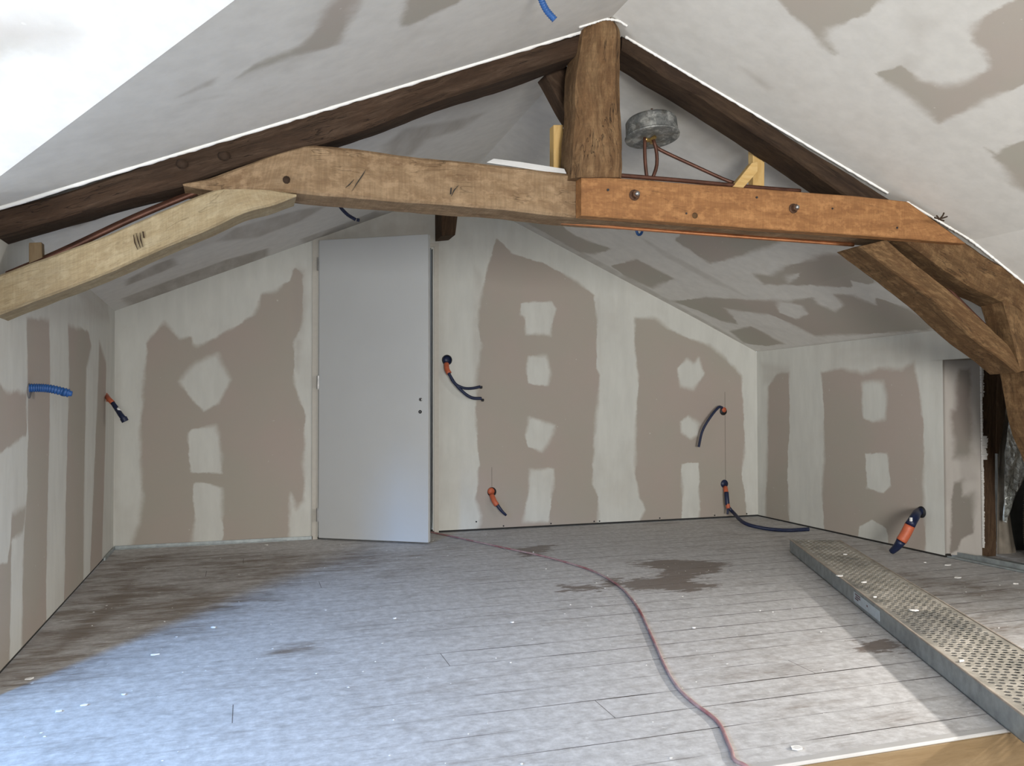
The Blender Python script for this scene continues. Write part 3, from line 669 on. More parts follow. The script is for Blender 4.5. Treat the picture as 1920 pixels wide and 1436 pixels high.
rafR = beam('rafter', [(1168,67),(1215,92),(1260,121),(1330,161),(1420,216),(1510,276),(1601,330),(1672,376)], [(1168,92),(1205,115),(1245,142),(1310,180),(1395,236),(1475,290),(1555,345),(1600,378)], T+.0, .16, M_wood_rafter, None, .010, .006, 3, 80)
tag(rafR, 'dark oak rafter descending right from the king post to the orange plank', 'rafter')
colr = empty('collar_beam', at(700, 330, T), 'weathered tan oak collar beam, bowed, crossing the room below the king post', 'beam')
beam('timber', [(341,346),(395,333),(450,312),(520,286),(560,275),(590,272),(660,278),(760,291),(860,301),(960,313),(1080,327),(1250,340),(1450,358),(1700,380)], [(343,350),(400,357),(450,357),(500,357),(540,360),(590,366),(660,371),(760,378),(860,386),(960,395),(1080,407),(1250,418),(1450,432),(1720,452)], T, .185, M_wood_collar, colr, .010, .005, 4, 130)
def sliver(name, pts, yf, wd, mat, parent):
    vs, fs = [], []; n = len(pts)
    for i, (x, y) in enumerate(pts):
        p = at(x, y, yf); w_ = wd*(math.sin(math.pi*(i+.15)/(n-.7)) if n > 2 else 1)
        for dx in (-w_, w_):
            for dy in (-.002, .004): vs.append((p[0]+dx, p[1]+dy, p[2]))
    for i in range(n-1):
        k_ = i*4; fs += [(k_, k_+2, k_+6, k_+4), (k_+1, k_+5, k_+7, k_+3), (k_, k_+4, k_+5, k_+1), (k_+2, k_+3, k_+7, k_+6)]
    fs += [(0, 1, 3, 2), (4*n-4, 4*n-2, 4*n-1, 4*n-3)]
    return mesh(name, vs, fs, mat, parent)
for c_ in ([(686,318),(680,328),(671,341),(660,358)], [(664,336),(655,346),(648,352)], [(860,347),(852,356),(846,368)], [(846,352),(845,364)]):
    sliver('crack', c_, T-.002, .0024, M_dark, colr)
p = at(537, 338, T); cyl('peg', (p[0], T+.02, p[2]), (p[0], T-.012, p[2]), .014, M_wood_dark, colr, 9)
brL = empty('brace', at(300, 440, T), 'pale planed oak brace with carved strokes, descending left below the collar beam', 'brace')
beam('timber', [(-70,542),(0,515),(100,478),(200,440),(300,397),(400,357),(440,350),(500,353),(556,364)], [(-70,620),(0,590),(100,552),(200,512),(300,468),(400,425),(460,398),(510,385),(556,368)], T, .17, M_wood_pale, brL, .008, .004, 5, 90)
for c_ in ([(250,440),(253,455),(258,468)], [(255,437),(259,452),(263,465)], [(262,436),(264,450),(268,463)], [(268,434),(270,446)]):
    sliver('carved_stroke', c_, T-.004, .0022, M_wood_dark, brL)
plk = empty('plank', at(1440, 395, T-.06), 'orange pine plank bolted to the face of the collar beam, right half', 'plank')
beam('board', [(1090,328),(1200,337),(1400,352),(1600,367),(1700,378),(1702,379)], [(1090,404),(1200,412),(1400,427),(1600,440),(1700,448),(1811,457)], T-.062, .06, M_pine_orange, plk, .004, .0015, 6, 80, 2, True)
def hexbolt(x, y, yf, r, parent):
    p = at(x, y, yf)
    cyl('washer', (p[0], yf+.002, p[2]), (p[0], yf-.005, p[2]), r*1.35, M_rust, parent, 18)
    cyl('bolt', (p[0], yf-.004, p[2]), (p[0], yf-.024, p[2]), r, M_rust, parent, 6)
    cyl('bolt_shank', (p[0], yf-.02, p[2]), (p[0], yf-.036, p[2]), r*.5, M_steel, parent, 12)
hexbolt(1189, 366, T-.062, .017, plk); hexbolt(1487, 391, T-.062, .016, plk)
for x, y, r in ((1140,356,.0055),(1287,400,.004),(1419,370,.005),(1561,391,.004),(1682,427,.005)):
    p = at(x, y, T-.064); cyl('nail_hole', (p[0], T-.058, p[2]), (p[0], T-.066, p[2]), r, M_black, plk, 8)
p = at(1303, 404, T-.064); cyl('knot', (p[0], T-.055, p[2]), (p[0], T-.065, p[2]), .013, M_wood_brown, plk, 14)
rafR2 = beam('rafter', [(1686,392),(1740,405),(1802,445),(1848,479),(1890,503),(1920,524),(1990,580)], [(1686,446),(1735,475),(1786,513),(1835,544),(1878,562),(1920,590),(1990,650)], T-.015, .17, M_wood_brown, None, .014, .009, 7, 60)
tag(rafR2, 'thick brown oak rafter end below the plank tip, beside the right ceiling slope', 'rafter')
brR = beam('brace', [(1662,449),(1700,482),(1743,516),(1786,550),(1825,586),(1863,620),(1890,645),(1905,670),(1917,697)], [(1612,462),(1648,488),(1680,511),(1718,541),(1756,571),(1790,604),(1830,640),(1870,668),(1908,699)], T, .17, M_wood_brown, None, .008, .005, 8, 70)
tag(brR, 'brown oak brace descending right from the plank towards the leaning leg', 'brace')
strt = beam('strut', [(1882,560),(1893,600),(1904,645),(1916,697)], [(1965,590),(1972,620),(1985,660),(1995,700)], T-.01, .15, M_wood_brown, None, .010, .006, 9, 40)
tag(strt, 'short upright oak strut between the right rafter end and the brace foot', 'strut')
leg = beam('truss_leg', [(1926,697),(1931,730),(1938,775),(1950,815),(1974,868),(2004,940),(2024,1000),(2038,1060)], [(2000,693),(2010,730),(2020,775),(2035,815),(2060,868),(2090,940),(2110,1000),(2125,1085)], T-.01, .17, M_wood_brown, None, .012, .008, 10, 60)
tag(leg, 'leaning brown oak leg below the brace foot, cut by the right picture edge', 'post')
pst = beam('post', [(1838,686),(1839,760),(1838,850),(1837,950),(1838,1046)], [(1868,686),(1869,760),(1867,850),(1869,950),(1869,1046)], 3.93, .13, M_stud_dark, None, .008, .005, 11, 50)
tag(pst, 'dark rough vertical post at the ragged edge of the plasterboard recess', 'post')
stb = beam('post', [(829,340),(828,380),(828,420),(828,442)], [(866,340),(862,380),(857,420),(854,440)], D-.22, .215, M_stud_dark, None, .006, .003, 12, 30)
tag(stb, 'short dark timber stub hanging on the gable wall above the door', 'timber stub')
wbr = beam('wind_brace', [(1022,140),(1040,172),(1058,206),(1082,246)], [(1052,112),(1080,140),(1092,160),(1120,200)], 3.40, .10, M_wood_dark, None, .006, .004, 13, 30)
tag(wbr, 'dark oak wind brace leaning behind the left side of the king post', 'brace')
vs, fs = [], []
for pp in ([(1752,408),(1762,410),(1776,406)], [(1760,412),(1767,405),(1770,399)], [(1763,412),(1770,414)], [(1756,404),(1760,409)]):
    tubemesh(vs, fs, [at(x, y, 3.02+.0*i) for i, (x, y) in enumerate(pp)], .0035, 6)
tag(mesh('splinter', vs, fs, M_wood_dark, None, True), 'small dark torn splinter sticking out of the right ceiling above the plank tip', 'splinter')

# ---------------------------------------------------------------- pipework of the truss
pl = empty('copper_pipe', at(200, 430, T+.1), 'pair of dull copper pipes lying along the pale left brace', 'pipe')
for dy, dz in ((.10, 0), (.13, .006)):
    q = [at(-60, 545, T+dy), at(100, 478, T+dy), at(250, 408, T+dy), at(385, 352, T+dy)]
    tube('pipe', [(p[0], p[1], p[2]+dz-.004) for p in q], .010, M_copper, pl)
pr = empty('copper_pipe', at(1760, 530, T+.1), 'pair of reddish copper pipes above the brown right brace', 'pipe')
for dy, o_ in ((.13, 0), (.16, 4)):
    tube('pipe', [at(1672, 440, T+dy), at(1722, 482+o_, T+dy), at(1790, 553+o_, T+dy), at(1862, 625+o_, T+dy)], .009, M_copper, pr)
tag(tube('copper_pipe', [at(1052, 417, T+.13), at(1300, 437, T+.13), at(1600, 459, T+.13)], .009, M_copper_new), 'bright open-ended copper pipe running under the collar beam', 'pipe')
tp = tube('copper_pipe', [at(1030, 322, T+.13), at(1130, 327, T+.13), at(1260, 337, T+.13), at(1400, 350, T+.13), at(1500, 358, T+.13)], .010, M_copper)
tag(tp, 'dark copper pipe lying on top of the collar beam behind the orange plank', 'pipe')
up1 = tube('copper_pipe', [at(1209, 258, 3.46), at(1209, 290, 3.46), at(1211, 318, 3.46), at(1214, 338, 3.46)], .0085, M_copper); tag(up1, 'left upright copper pipe under the round zinc tank', 'pipe')
up2 = tube('copper_pipe', [at(1225, 262, 3.46), at(1231, 285, 3.46), at(1231, 312, 3.46), at(1222, 338, 3.46)], .0085, M_copper); tag(up2, 'bent upright copper pipe under the middle of the round zinc tank', 'pipe')
tube('fitting', [at(1209, 261, 3.46), at(1218, 263, 3.47), at(1228, 257, 3.48)], .010, M_brass, up2, 10)
slp = tube('copper_pipe', [at(1228, 272, 3.5), at(1240, 282, 3.5), at(1300, 310, 3.46), at(1355, 335, 3.42), at(1385, 346, 3.40)], .0085, M_copper); tag(slp, 'sloping copper pipe from the round tank down to the yellow wooden prop', 'pipe')
# open expansion tank
tk = empty('expansion_tank', (1.80, 3.53, 2.19), 'round weathered zinc tank on copper pipes right of the king post', 'tank')
def lathe(name, prof_, M_, mat, parent, seg=48):
    vs, fs = [], []; n = len(prof_)
    for k_ in range(seg):
        a_ = 2*math.pi*k_/seg
        for r, z in prof_: vs.append(M_ @ Vector((r*math.cos(a_), r*math.sin(a_), z)))
    for k_ in range(seg):
        for j in range(n-1): fs.append((k_*n+j, ((k_+1) % seg)*n+j, ((k_+1) % seg)*n+j+1, k_*n+j+1))
    return mesh(name, vs, fs, mat, parent, False)
cT = Vector(at(1222, 246, 3.53)); MT = Matrix.Translation(cT) @ Matrix.Rotation(math.radians(-7), 4, 'X') @ Matrix.Rotation(math.radians(-2), 4, 'Y')
lathe('tank_body', [(0, -.042), (.06, -.040), (.118, -.036), (.128, -.034), (.130, -.028), (.124, -.022), (.120, .045), (.112, .056), (.06, .062), (0, .064)], MT, M_tank, tk)
lathe('tank_cap', [(0, .085), (.006, .10), (.012, .085), (.018, .072), (.05, .063), (0, .06)], MT, M_rust, tk, 20)
cyl('cap_stem', MT @ Vector((0.005, 0, .07)), MT @ Vector((.012, 0, .112)), .006, M_rust, tk, 8)
cyl('tank_fitting', MT @ Vector((.0, 0, -.040)), MT @ Vector((.0, 0, -.060)), .014, M_brass, tk, 12)

def pxbox(name, quad, Y0_, Y1_, mat, parent=None, axis=2):
    A = [at(x, y, Y0_) for x, y in quad]; V_ = A+[(p[0], Y1_, p[2]) for p in A]; n = len(quad)
    fs = [tuple(range(n)), tuple(reversed(range(n, 2*n)))]+[(i, i+n, (i+1) % n+n, (i+1) % n) for i in range(n)]
    bm = bmesh.new(); bv = [bm.verts.new(v) for v in V_]; [bm.faces.new([bv[i] for i in f]) for f in fs]; bmesh.ops.recalc_face_normals(bm, faces=bm.faces)
    bmesh.ops.bevel(bm, geom=list(bm.edges), offset=.0015, segments=1, affect='EDGES')
    me = bpy.data.meshes.new(name); bm.to_mesh(me); bm.free(); o = link(name, me, mat, parent); setgrain(me, axis, random.random()*5); return o
s1 = empty('wooden_prop', at(1046, 320, 3.4), 'yellow pine upright holding a pipe stub left of the king post', 'prop')
pxbox('upright', [(1038,234),(1056,234),(1056,330),(1038,330)], 3.36, 3.41, M_pine_yellow, s1)
tube('pipe_stub', [at(1052, 246, 3.40), at(1084, 246, 3.40)], .010, M_copper, s1)
s2_ = empty('wooden_prop', at(1424, 350, 3.4), 'yellow pine upright with slanted batten under the right rafter', 'prop')
pxbox('upright', [(1412,268),(1434,282),(1433,356),(1412,354)], 3.36, 3.40, M_pine_yellow, s2_)
pxbox('batten', [(1374,350),(1410,305),(1421,303),(1421,322),(1394,352)], 3.32, 3.355, M_pine_yellow, s2_, 0)
s3 = pxbox('wooden_block', [(54,455),(78,454),(80,497),(54,502)], 3.30, 3.34, M_pine_board); tag(s3, 'small pale wooden block standing on the left brace beside the copper pipes', 'block')
vs = []
for x, y, dz in ((913,304,0),(925,301,0),(1000,312,0),(1060,323,0)):
    p = at(x, y, T+.01); vs.append(p)
bm = bmesh.new()
q = [at(913,304,T+.005), at(960,311,T+.005), at(1010,319,T+.005), at(1062,325,T+.005)]; q2 = [at(926,302,T+.03), at(975,308,T+.03), at(1020,315,T+.03), at(1058,321,T+.03)]
r0 = [bm.verts.new(v) for v in q]; r1 = [bm.verts.new((v[0], v[1], v[2]+.010)) for v in q2]; r2 = [bm.verts.new((v[0], v[1]+.03, v[2]+.006)) for v in q2]
for i in range(3): bm.faces.new((r0[i], r0[i+1], r1[i+1], r1[i])); bm.faces.new((r1[i], r1[i+1], r2[i+1], r2[i]))
o = bmobj('paper_strip', bm, M_paper); md = o.modifiers.new('thick', 'SOLIDIFY'); md.thickness = .0015
tag(o, 'white folded strip of paper lying on top of the collar beam', 'strip')

# ---------------------------------------------------------------- door
door = struct(empty('door_1', (DX0, D, 0), 'plain grey primed door standing ajar in the gable wall', 'door'))
hx, hy = .462, D-.035; ex, ey = 1.133, 5.392
ang = math.atan2(ey-hy, ex-hx); W = math.hypot(ex-hx, ey-hy)
MD = Matrix.Translation((hx, hy, 0)) @ Matrix.Rotation(ang, 4, 'Z')
boxobj('door_leaf', (0, -.0, .012), (W, .04, 2.045), M_door, door, MD, .002)
for z in (.17, 1.07, 1.88):
    bm = bmesh.new(); bmesh.ops.create_cone(bm, cap_ends=True, segments=10, radius1=.007, radius2=.007, depth=.09, matrix=Matrix.Translation((hx-.008, hy-.012, z)))
    addbox(bm, (hx-.008, hy-.008, z-.045), (hx+.0, hy-.004, z+.045)); bmobj('hinge', bm, M_steel, door)
def ondoor(x, y):
    n_ = np.array([math.sin(ang), -math.cos(ang), 0]); return onplane(x, y, (hx, hy, 0), n_)
nd = Vector((math.sin(ang), -math.cos(ang), 0))
for (x, y) in ((789, 749), (788, 772)):
    p = Vector(ondoor(x, y)); lk = cyl('lock_hole', p+nd*.0005, p+nd*.003, .0115, M_steel if y < 760 else M_black, door, 16)
    cyl('spindle', p+nd*.003, p+nd*.006, .005, M_black if y < 760 else M_steel, lk, 8)
bm = bmesh.new()
addbox(bm, (DX0-.035, D-.012, .0), (DX0+.003, D+.075, 2.075)); addbox(bm, (DX1-.003, D-.006, .0), (DX1+.03, D+.075, 2.07)); addbox(bm, (DX0-.035, D-.010, 2.048), (DX1+.03, D+.075, 2.075))
bmobj('door_frame', bm, simple('raw_door_frame', (.50, .47, .42), .7, 0, .04), door)
mesh('wall_hall', [(-.3, D+1.2, 0), (2.2, D+1.2, 0), (2.2, D+1.2, 2.3), (-.3, D+1.2, 2.3), (-.3, D+.08, 0), (-.3, D+.08, 2.3), (2.2, D+.08, 0), (2.2, D+.08, 2.3)],
     [(0, 1, 2, 3), (4, 0, 3, 5), (6, 7, 2, 1), (5, 3, 2, 7), (4, 6, 1, 0)], M_plain)['kind'] = 'structure'

# ---------------------------------------------------------------- conduits and electrical stubs
def hole(p, nrm, r, parent, mat=None, name='wall_hole'):
    p = Vector(p); nrm = Vector(nrm); return cyl(name, p+nrm*.0006, p+nrm*.003, r, mat or M_black, parent, 24)
c1p = atx(54, 728, XL)
c1 = empty('electrical_conduit', c1p, 'bright blue ribbed conduit sticking out of the left wall', 'conduit')
hole((XL, c1p[1], c1p[2]-.01), (1, 0, 0), .030, c1, simple('torn_paper_hole', (.16, .15, .15), .8))
tube('conduit_tube', [c1p+np.array([-.02, 0, .0]), c1p+np.array([.03, 0, .002]), at(95, 729, c1p[1]), at(129, 737, c1p[1])], .0155, M_blue, c1, 16, .009)
e_ = at(129, 737, c1p[1]); cyl('end_cap', e_+np.array([-.022, 0, .004]), e_+np.array([.012, 0, -.003]), .0165, M_blue, c1, 16, .010)
c2p = atx(200, 742, XL)
c2 = empty('electrical_conduit', c2p, 'dark taped conduit stub on the left wall near the far corner', 'conduit')
hole(c2p+np.array([0, 0, -.01]), (1, 0, 0), .028, c2, M_orange)
Ya = 5.35
tube('tape_band', [c2p, at(204, 748, 5.45), at(212, 756, 5.42)], .014, M_orange, c2)
tube('conduit_tube', [at(211, 755, 5.42), at(220, 768, 5.4), at(228, 780, Ya), at(234, 786, Ya)], .013, M_navy, c2, 12, 0, None, lambda t: 1+.25*t)
tube('cable_tie', [at(222, 769, 5.39), at(225, 767, 5.39)], .0155, M_paper, c2, 12)
tube('end_cap', [at(231, 783, Ya), at(235, 790, Ya)], .020, M_navy, c2, 12)
c3p = at(838, 675, D)
c3 = empty('electrical_conduit', c3p, 'two dark blue conduits bending from the round black box right of the door', 'conduit')
hole(c3p, (0, -1, 0), .034, c3, M_navy, 'wall_box')
tube('box_rim', [c3p+np.array([.034*math.cos(a_), -.004, .034*math.sin(a_)]) for a_ in np.linspace(0, 2*math.pi, 25)], .004, M_black, c3, 8, 0, 48)
tube('tape_band', [at(837, 682, D-.03), at(838, 692, D-.06), at(842, 700, D-.08)], .019, M_orange, c3, 12)
tube('conduit_tube', [at(841, 698, D-.08), at(851, 717, D-.09), at(868, 727, D-.09), at(885, 728, D-.07), at(900, 725, D-.05)], .0095, M_navy, c3, 12, .008)
tube('conduit_tube', [at(840, 698, D-.08), at(854, 720, D-.09), at(872, 738, D-.09), at(886, 746, D-.07), at(902, 747, D-.05)], .0105, M_navy, c3, 12, .008)
for x, y in ((902, 726), (905, 750)): cyl('end_cap', at(x-2, y, D-.05), at(x+2, y, D-.05), .010, M_black, c3, 10)
c4p = at(922, 922, D)
c4 = empty('electrical_conduit', c4p, 'orange taped stub with a blue tip, low on the gable wall', 'conduit')
hole(c4p, (0, -1, 0), .034, c4)
hole(c4p+np.array([-.006, -.003, .004]), (0, -1, 0), .026, c4, M_orange, 'orange_plug')
tube('tape_band', [at(922, 928, D-.02), at(927, 940, D-.06), at(932, 947, D-.07)], .019, M_orange, c4)
tube('conduit_tube', [at(931, 945, D-.07), at(940, 957, D-.08), at(949, 966, D-.08)], .0125, M_navy, c4, 12, 0, None, lambda t: 1.1-.4*t)
c5p = at(1356, 771, D)
c5 = empty('electrical_conduit', c5p, 'single dark blue conduit drooping left from the upper red box near the right corner', 'conduit')
hole(c5p, (0, -1, 0), .032, c5)
hole(c5p+np.array([.006, -.003, .012]), (0, -1, 0), .020, c5, M_orange, 'red_plug')
tube('conduit_tube', [at(1354, 764, D-.02), at(1347, 764, D-.07), at(1332, 782, D-.10), at(1317, 808, D-.11), at(1310, 838, D-.10)], .0095, M_navy, c5, 12, .008)
c6p = at(1358, 907, D)
c6 = empty('electrical_conduit', c6p, 'long dark blue conduit from the lower box running onto the floor by the corner', 'conduit')
hole(c6p, (0, -1, 0), .033, c6, M_navy)
tube('tape_band', [at(1360, 914, D-.02), at(1361, 920, D-.05), at(1362, 924, D-.06)], .018, M_orange, c6)
tube('conduit_bundle', [at(1362, 923, D-.06), at(1363, 935, D-.08), at(1364, 947, D-.09)], .018, M_navy, c6)
tube('tape_band', [at(1364, 945, D-.09), at(1366, 953, D-.10)], .017, M_orange, c6)
tube('conduit_tube', [at(1366, 951, D-.10), at(1375, 961, D-.14), fl(1395, 980, .035), fl(1430, 990, .018), fl(1475, 994, .013), fl(1516, 992, .013)], .0125, M_navy, c6, 12, .009)
tube('conduit_tube', [at(1365, 951, D-.10), at(1364, 964, D-.11)], .0085, M_navy, c6)
c7p = atx(1728, 960, XR+.03)
c7 = empty('electrical_conduit', c7p, 'thick navy conduit bundle with an orange band hanging from the right knee wall', 'conduit')
hole(c7p, (-1, 0, 0), .036, c7)
base = fl(1672, 1034, .022)
pA = Vector(c7p)+Vector((-.03, 0, 0)); pB = Vector(atx(1706, 985, 3.78)); pC = Vector(atx(1690, 1014, 3.74)); pD = Vector(base)
tube('conduit_bundle', [Vector(c7p)+Vector((.02, .0, .01)), pA, Vector(atx(1716, 968, 3.84)), pB], .026, M_navy, c7, 14, 0, None, lambda t: .8+.35*t)
tube('tape_band', [pB, Vector(atx(1698, 1001, 3.76)), pC], .031, M_orange, c7, 14)
tube('conduit_bundle', [pC, Vector(atx(1682, 1025, 3.74)), pD], .028, M_navy, c7, 14, 0, None, lambda t: 1.0-.35*t)
boxobj('cable_tie', (pB.x-.026, pB.y-.036, pB.z+.03), (pB.x-.014, pB.y-.026, pB.z+.052), M_paper, c7)
pk = onplane(1006, -25, (XL, 0, PF[0][1]), nL)
c8 = empty('electrical_conduit', pk, 'bright blue ribbed conduit hanging from the ceiling at the top edge', 'conduit')
tube('conduit_tube', [pk+np.array([0, 0, .01]), at(1014, -4, pk[1]), at(1024, 18, pk[1]), at(1040, 37, pk[1])], .0105, M_blue, c8, 14, .008)
pk = onplane(630, 368, planeL2[0], nL2)
c9 = empty('electrical_conduit', pk, 'thin dark conduit hanging from the left slope below the collar beam', 'conduit')
tube('conduit_tube', [pk+np.array([0, 0, .02]), at(636, 384, pk[1]), at(650, 401, pk[1]), at(667, 412, pk[1])], .0095, M_navy, c9, 12, .008)
cyl('end_cap', at(669, 412, pk[1]), at(674, 413, pk[1]), .010, M_navy, c9, 10)
pk = onplane(1197, 405, planeR2[0], planeR2[1]); Yk = pk[1]
c10 = tube('electrical_conduit', [pk+np.array([0, 0, .0]), at(1193, 425, Yk), at(1195, 438, Yk), at(1200, 440, Yk), at(1204, 434, Yk), at(1201, 424, Yk), pk+np.array([.01, 0, .01])], .0085, M_blue)
tag(c10, 'small blue conduit loop peeping below the orange plank', 'conduit')

# ---------------------------------------------------------------- insulation in the bay
def sheet(name, L_, R_, Y_, mat, label, cat, amp=.03, seed=0, n=60, m=30):
    Lp = spline([at(x, y, Y_) for x, y in L_], n); Rp = spline([at(x, y, Y_) for x, y in R_], n); V_ = []; F_ = []
    for i in range(n):
        for j in range(m):
            t = j/(m-1); p = Lp[i].lerp(Rp[i], t)
            V_.append((p.x, p.y+amp*(math.sin(t*9+i*.07+seed)+.6*mnoise.noise(Vector((t*5, i*.12, seed)))), p.z))
    for i in range(n-1):
        for j in range(m-1): k_ = i*m+j; F_.append((k_, k_+1, k_+m+1, k_+m))
    o = mesh(name, V_, F_, mat, None, True); md = o.modifiers.new('thick', 'SOLIDIFY'); md.thickness = .003
    return tag(o, label, cat)
sheet('insulation_foil', [(1896,775),(1889,830),(1884,880),(1880,940),(1881,976)], [(1945,775),(1940,830),(1925,880),(1900,940),(1886,980)], 3.90, M_foil, 'crinkled silver insulation foil hanging in the recess behind the leaning leg', 'insulation', .012, 1)
sheet('membrane', [(1866,690),(1868,760),(1868,850),(1868,950),(1868,1050)], [(1905,690),(1905,760),(1895,850),(1893,950),(1912,1066)], 3.97, M_kraft, 'grey brown membrane sheet hanging right of the dark post', 'membrane', .008, 2)
sheet('membrane', [(1870,700),(1872,800),(1875,900),(1880,1000),(1890,1062)], [(1965,700),(1965,800),(1965,900),(1965,1000),(1965,1080)], 4.03, M_membrane, 'shiny black membrane sheet behind the silver foil in the recess', 'membrane', .012, 3)
st2 = beam('post', [(1869,688),(1869,740),(1868,800),(1868,850)], [(1893,688),(1889,740),(1882,800),(1874,850)], 3.93, .03, M_stud_dark, None, .004, .003, 15, 30)
tag(st2, 'thin slanted batten directly right of the dark rough post', 'batten')
rc = tube('flexible_duct', [at(1934, 900, 3.85), at(1930, 950, 3.85), at(1930, 1000, 3.85), at(1934, 1040, 3.85)], .030, simple('grey_duct', (.20, .17, .14), .45, .5), None, 16, .012)
tag(rc, 'grey ribbed duct standing at the right picture edge in the recess', 'duct')

# ---------------------------------------------------------------- perforated scaffold plank
tk_ = .075; d0 = Vector((3.215, 4.425, 0)); dirp = Vector((-.4057, -.914, 0)); per = Vector((.914, -.4057, 0)); Wp, Lp_ = .30, 3.32
MP = Matrix(((per.x, dirp.x, 0, d0.x), (per.y, dirp.y, 0, d0.y), (0, 0, 1, .003), (0, 0, 0, 1)))
sp = empty('scaffold_plank', d0, 'long perforated galvanised scaffold plank lying on the floorboards at right', 'scaffold plank')
def deck_mat():
    m, nt, b = newmat('dusty_steel_deck'); P = N(nt, 'ShaderNodeNewGeometry').outputs['Position']
    f = noisen(nt, P, 7, 6, .7); g = noisen(nt, P, 2.1, 4, .6)
    c = ramp(nt, f, [(.3, (.19, .18, .155)), (.5, (.36, .33, .28)), (.7, (.52, .48, .42))])
    c = mix(nt, ramp(nt, g, [(.56, 0), (.72, .85)]), c, (.10, .10, .095))
    Lk(nt, c, b.inputs['Base Color']); b.inputs['Roughness'].default_value = .75; b.inputs['Metallic'].default_value = .15; bump(nt, b, f, .4, .002); return m
M_deck = deck_mat()
vs, fs = [], []; mg = .024; nc = 8; pc = (Wp-2*mg)/nc; pitch = .027; nr_ = int(Lp_/pitch); pitch = Lp_/nr_
def deck_vert(x, y, z): vs.append(MP @ Vector((x, y, z))); return len(vs)-1
for r_ in range(nr_):
    for c_ in range(nc):
        x0 = mg+c_*pc; y0 = r_*pitch; cx, cy = x0+pc/2+(.15*pc if r_ % 2 else -.15*pc), y0+pitch/2; rx, ry = .0108, .0112
        o8 = [(x0, y0), (x0+pc/2, y0), (x0+pc, y0), (x0+pc, y0+pitch/2), (x0+pc, y0+pitch), (x0+pc/2, y0+pitch), (x0, y0+pitch), (x0, y0+pitch/2)]
        O = [deck_vert(x, y, tk_) for x, y in o8]
        an = [math.radians(225+45*i) for i in range(8)]
        I_ = [deck_vert(cx+rx*math.cos(a_), cy+ry*math.sin(a_), tk_) for a_ in an]
        J_ = [deck_vert(cx+rx*math.cos(a_), cy+ry*math.sin(a_), tk_-.002) for a_ in an]
        for i in range(8):
            j = (i+1) % 8; fs.append((O[i], O[j], I_[j], I_[i])); fs.append((I_[i], I_[j], J_[j], J_[i]))
for (xa, xb) in ((0, mg), (Wp-mg, Wp)):
    k_ = [deck_vert(xa, 0, tk_), deck_vert(xb, 0, tk_), deck_vert(xb, Lp_, tk_), deck_vert(xa, Lp_, tk_)]; fs.append(tuple(k_))
mesh('deck', vs, fs, M_deck, sp)
bm = bmesh.new()
for lo, hi in (((0, 0, 0), (.003, Lp_, tk_-.0005)), ((Wp-.003, 0, 0), (Wp, Lp_, tk_-.0005)), ((0, 0, 0), (.022, Lp_, .003)), ((Wp-.022, 0, 0), (Wp, Lp_, .003))): addbox(bm, lo, hi, MP)
bmobj('side_rail', bm, M_galv, sp)
bm = bmesh.new(); addbox(bm, (.001, -.002, .0), (Wp-.001, .002, tk_-.001), MP); bmobj('end_cap', bm, M_galv, sp)
bm = bmesh.new()
for lo, hi in (((-.002, 0, tk_-.004), (.006, Lp_, tk_+.003)), ((Wp-.006, 0, tk_-.004), (Wp+.002, Lp_, tk_+.003))): addbox(bm, lo, hi, MP, .0015)
bmobj('deck_edge', bm, simple('worn_plank_edge', (.40, .34, .28), .8, .1, .25, 14), sp)
bm = bmesh.new(); ls = 1.34; addbox(bm, (-.0022, ls, .016), (-.0008, ls+.36, .060), MP)
stk = bmobj('sticker', bm, simple('worn_white_sticker', (.50, .56, .60), .5, 0, .1), sp)
M_print = simple('dark_print', (.14, .09, .10), .6)
for q0, q1, z0, z1 in ((.02, .10, .050, .056), (.03, .10, .040, .046), (.02, .07, .030, .036), (.19, .205, .036, .044)):
    boxobj('printed_mark', (-.003, ls+q0, z0), (-.0018, ls+q1, z1), M_print, stk, MP)

# ---------------------------------------------------------------- cord and debris
cp = [(806,997),(850,1006),(900,1017),(960,1030),(1020,1043),(1075,1058),(1120,1074),(1160,1098),(1185,1124),(1202,1150),(1216,1180),(1232,1215),(1250,1255),(1272,1290),(1300,1317),(1335,1343),(1352,1362),(1362,1385)]
pts = [fl(x, y, .006) for x, y in cp]
pts += [fl(1372, 1408, .006), fl(1378, 1425, .006), np.array([1.225, YE-.035, .002]), np.array([1.23, YE-.045, -.08]), np.array([1.235, YE-.05, -.3]), np.array([1.25, YE-.2, -.59])]
def cord_mat():
    m, nt, b = newmat('dusty_red_cord'); P = N(nt, 'ShaderNodeNewGeometry').outputs['Position']
    f = noisen(nt, P, 5, 4, .7); sx = N(nt, 'ShaderNodeSeparateXYZ'); Lk(nt, P, sx.inputs[0])
    Lk(nt, mix(nt, ramp(nt, f, [(.35, .1), (.6, .85)]), (.30, .07, .07), (.50, .40, .39)), b.inputs['Base Color']); b.inputs['Roughness'].default_value = .7; return m
cord = tube('extension_cord', pts, .0055, cord_mat(), None, 8, 0, 320)
tag(cord, 'thin dusty red cord snaking across the floorboards from the door', 'cord')

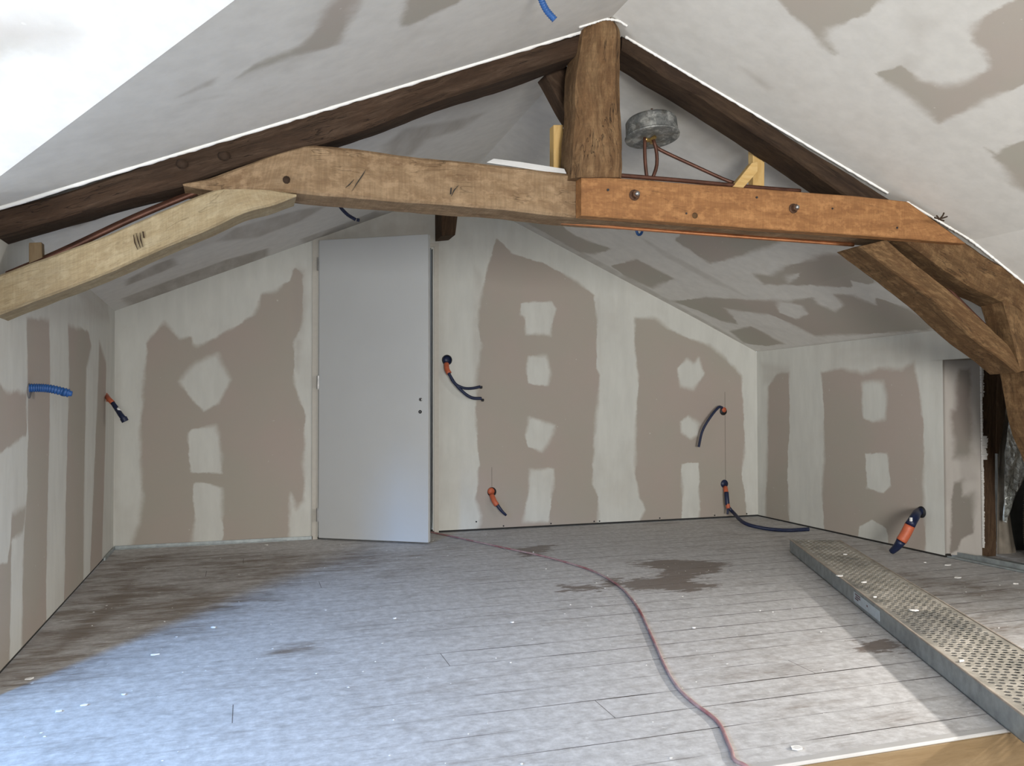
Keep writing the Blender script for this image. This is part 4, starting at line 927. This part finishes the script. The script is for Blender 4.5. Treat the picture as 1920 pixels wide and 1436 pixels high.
def crumb(bm, x, y, z, s, rnd):
    r = bmesh.ops.create_icosphere(bm, subdivisions=1, radius=s)
    for v in r['verts']:
        v.co = Vector((v.co.x*rnd.uniform(.6, 1.5), v.co.y*rnd.uniform(.5, 1.2), max(v.co.z, -s*.3)*rnd.uniform(.3, .6)))+Vector((x, y, z+s*.15))
rnd = random.Random(11); bm = bmesh.new()
for i in range(420):
    x = rnd.uniform(-.75, 3.85); y = rnd.uniform(1.95, 5.75)
    crumb(bm, x, y, .001, rnd.choice((.0015, .002, .0025, .003, .0045)), rnd)
o = bmobj('plaster_crumbs', bm, M_flake); tag(o, 'white plaster crumbs scattered over the floorboards', 'debris', None, 'stuff')
def flake(px, z, s, label, group):
    p = fl(px[0], px[1], z); n = 7; a0 = rnd.uniform(0, 6); rr = [s*rnd.uniform(.5, 1.2) for _ in range(n)]; vs = []; st = rnd.uniform(.4, .9)
    for dz in (0, .0035):
        for i in range(n):
            a_ = a0+2*math.pi*i/n; vs.append((p[0]+rr[i]*math.cos(a_), p[1]+rr[i]*math.sin(a_)*st, z+.0005+dz+.0015*rnd.random()*(dz > 0)))
    fs = [tuple(range(n, 2*n)), tuple(reversed(range(n)))]+[(i, (i+1) % n, (i+1) % n+n, i+n) for i in range(n)]
    o = mesh('plaster_flake', vs, fs, M_flake); tag(o, label, 'flake', group)
DK = 'white plaster flake on the perforated scaffold plank, '
for px, s, l in (((1575,1080),.018,'second from its far end'), ((1620,1092),.02,'beside its right edge near the far end'), ((1585,1040),.012,'nearest its far end'), ((1712,1145),.022,'large one halfway along'), ((1802,1240),.014,'nearest the camera'), ((1640,1120),.01,'small one above the white sticker')):
    flake(px, tk_+.006, s, DK+l, 'plaster flakes on the scaffold plank')
FL = 'white plaster flake on the floorboards, '
for px, s, l in (((1795,1083),.02,'in front of the plasterboard recess'), ((1735,1055),.012,'just below the navy conduit bundle'), ((1778,1060),.02,'at the foot of the recess corner'), ((1905,1095),.018,'beside the metal track at the right edge'), ((500,1022),.012,'near the gable wall left of the door'), ((55,1274),.014,'in the dark dusty corner by the left edge'), ((158,1323),.012,'left front, larger of the nearby pair'), ((400,1177),.014,'on the edge between brown and blue lit boards'), ((110,1334),.010,'left front, beside a larger flake'), ((232,1303),.008,'small one right of the left front pair'), ((960,1167),.01,'left of the red cord, mid floor'), ((1495,1403),.022,'large one at the front edge above the pine fascia'), ((740,1160),.007,'small one in mid floor below the door'), ((1000,1036),.008,'just above the red cord near the wall'), ((290,1228),.015,'on the brown boards at left'), ((1300,1178),.009,'right of the red cord below the wet stain')):
    flake(px, .001, s, FL+l, 'plaster flakes on the floor')
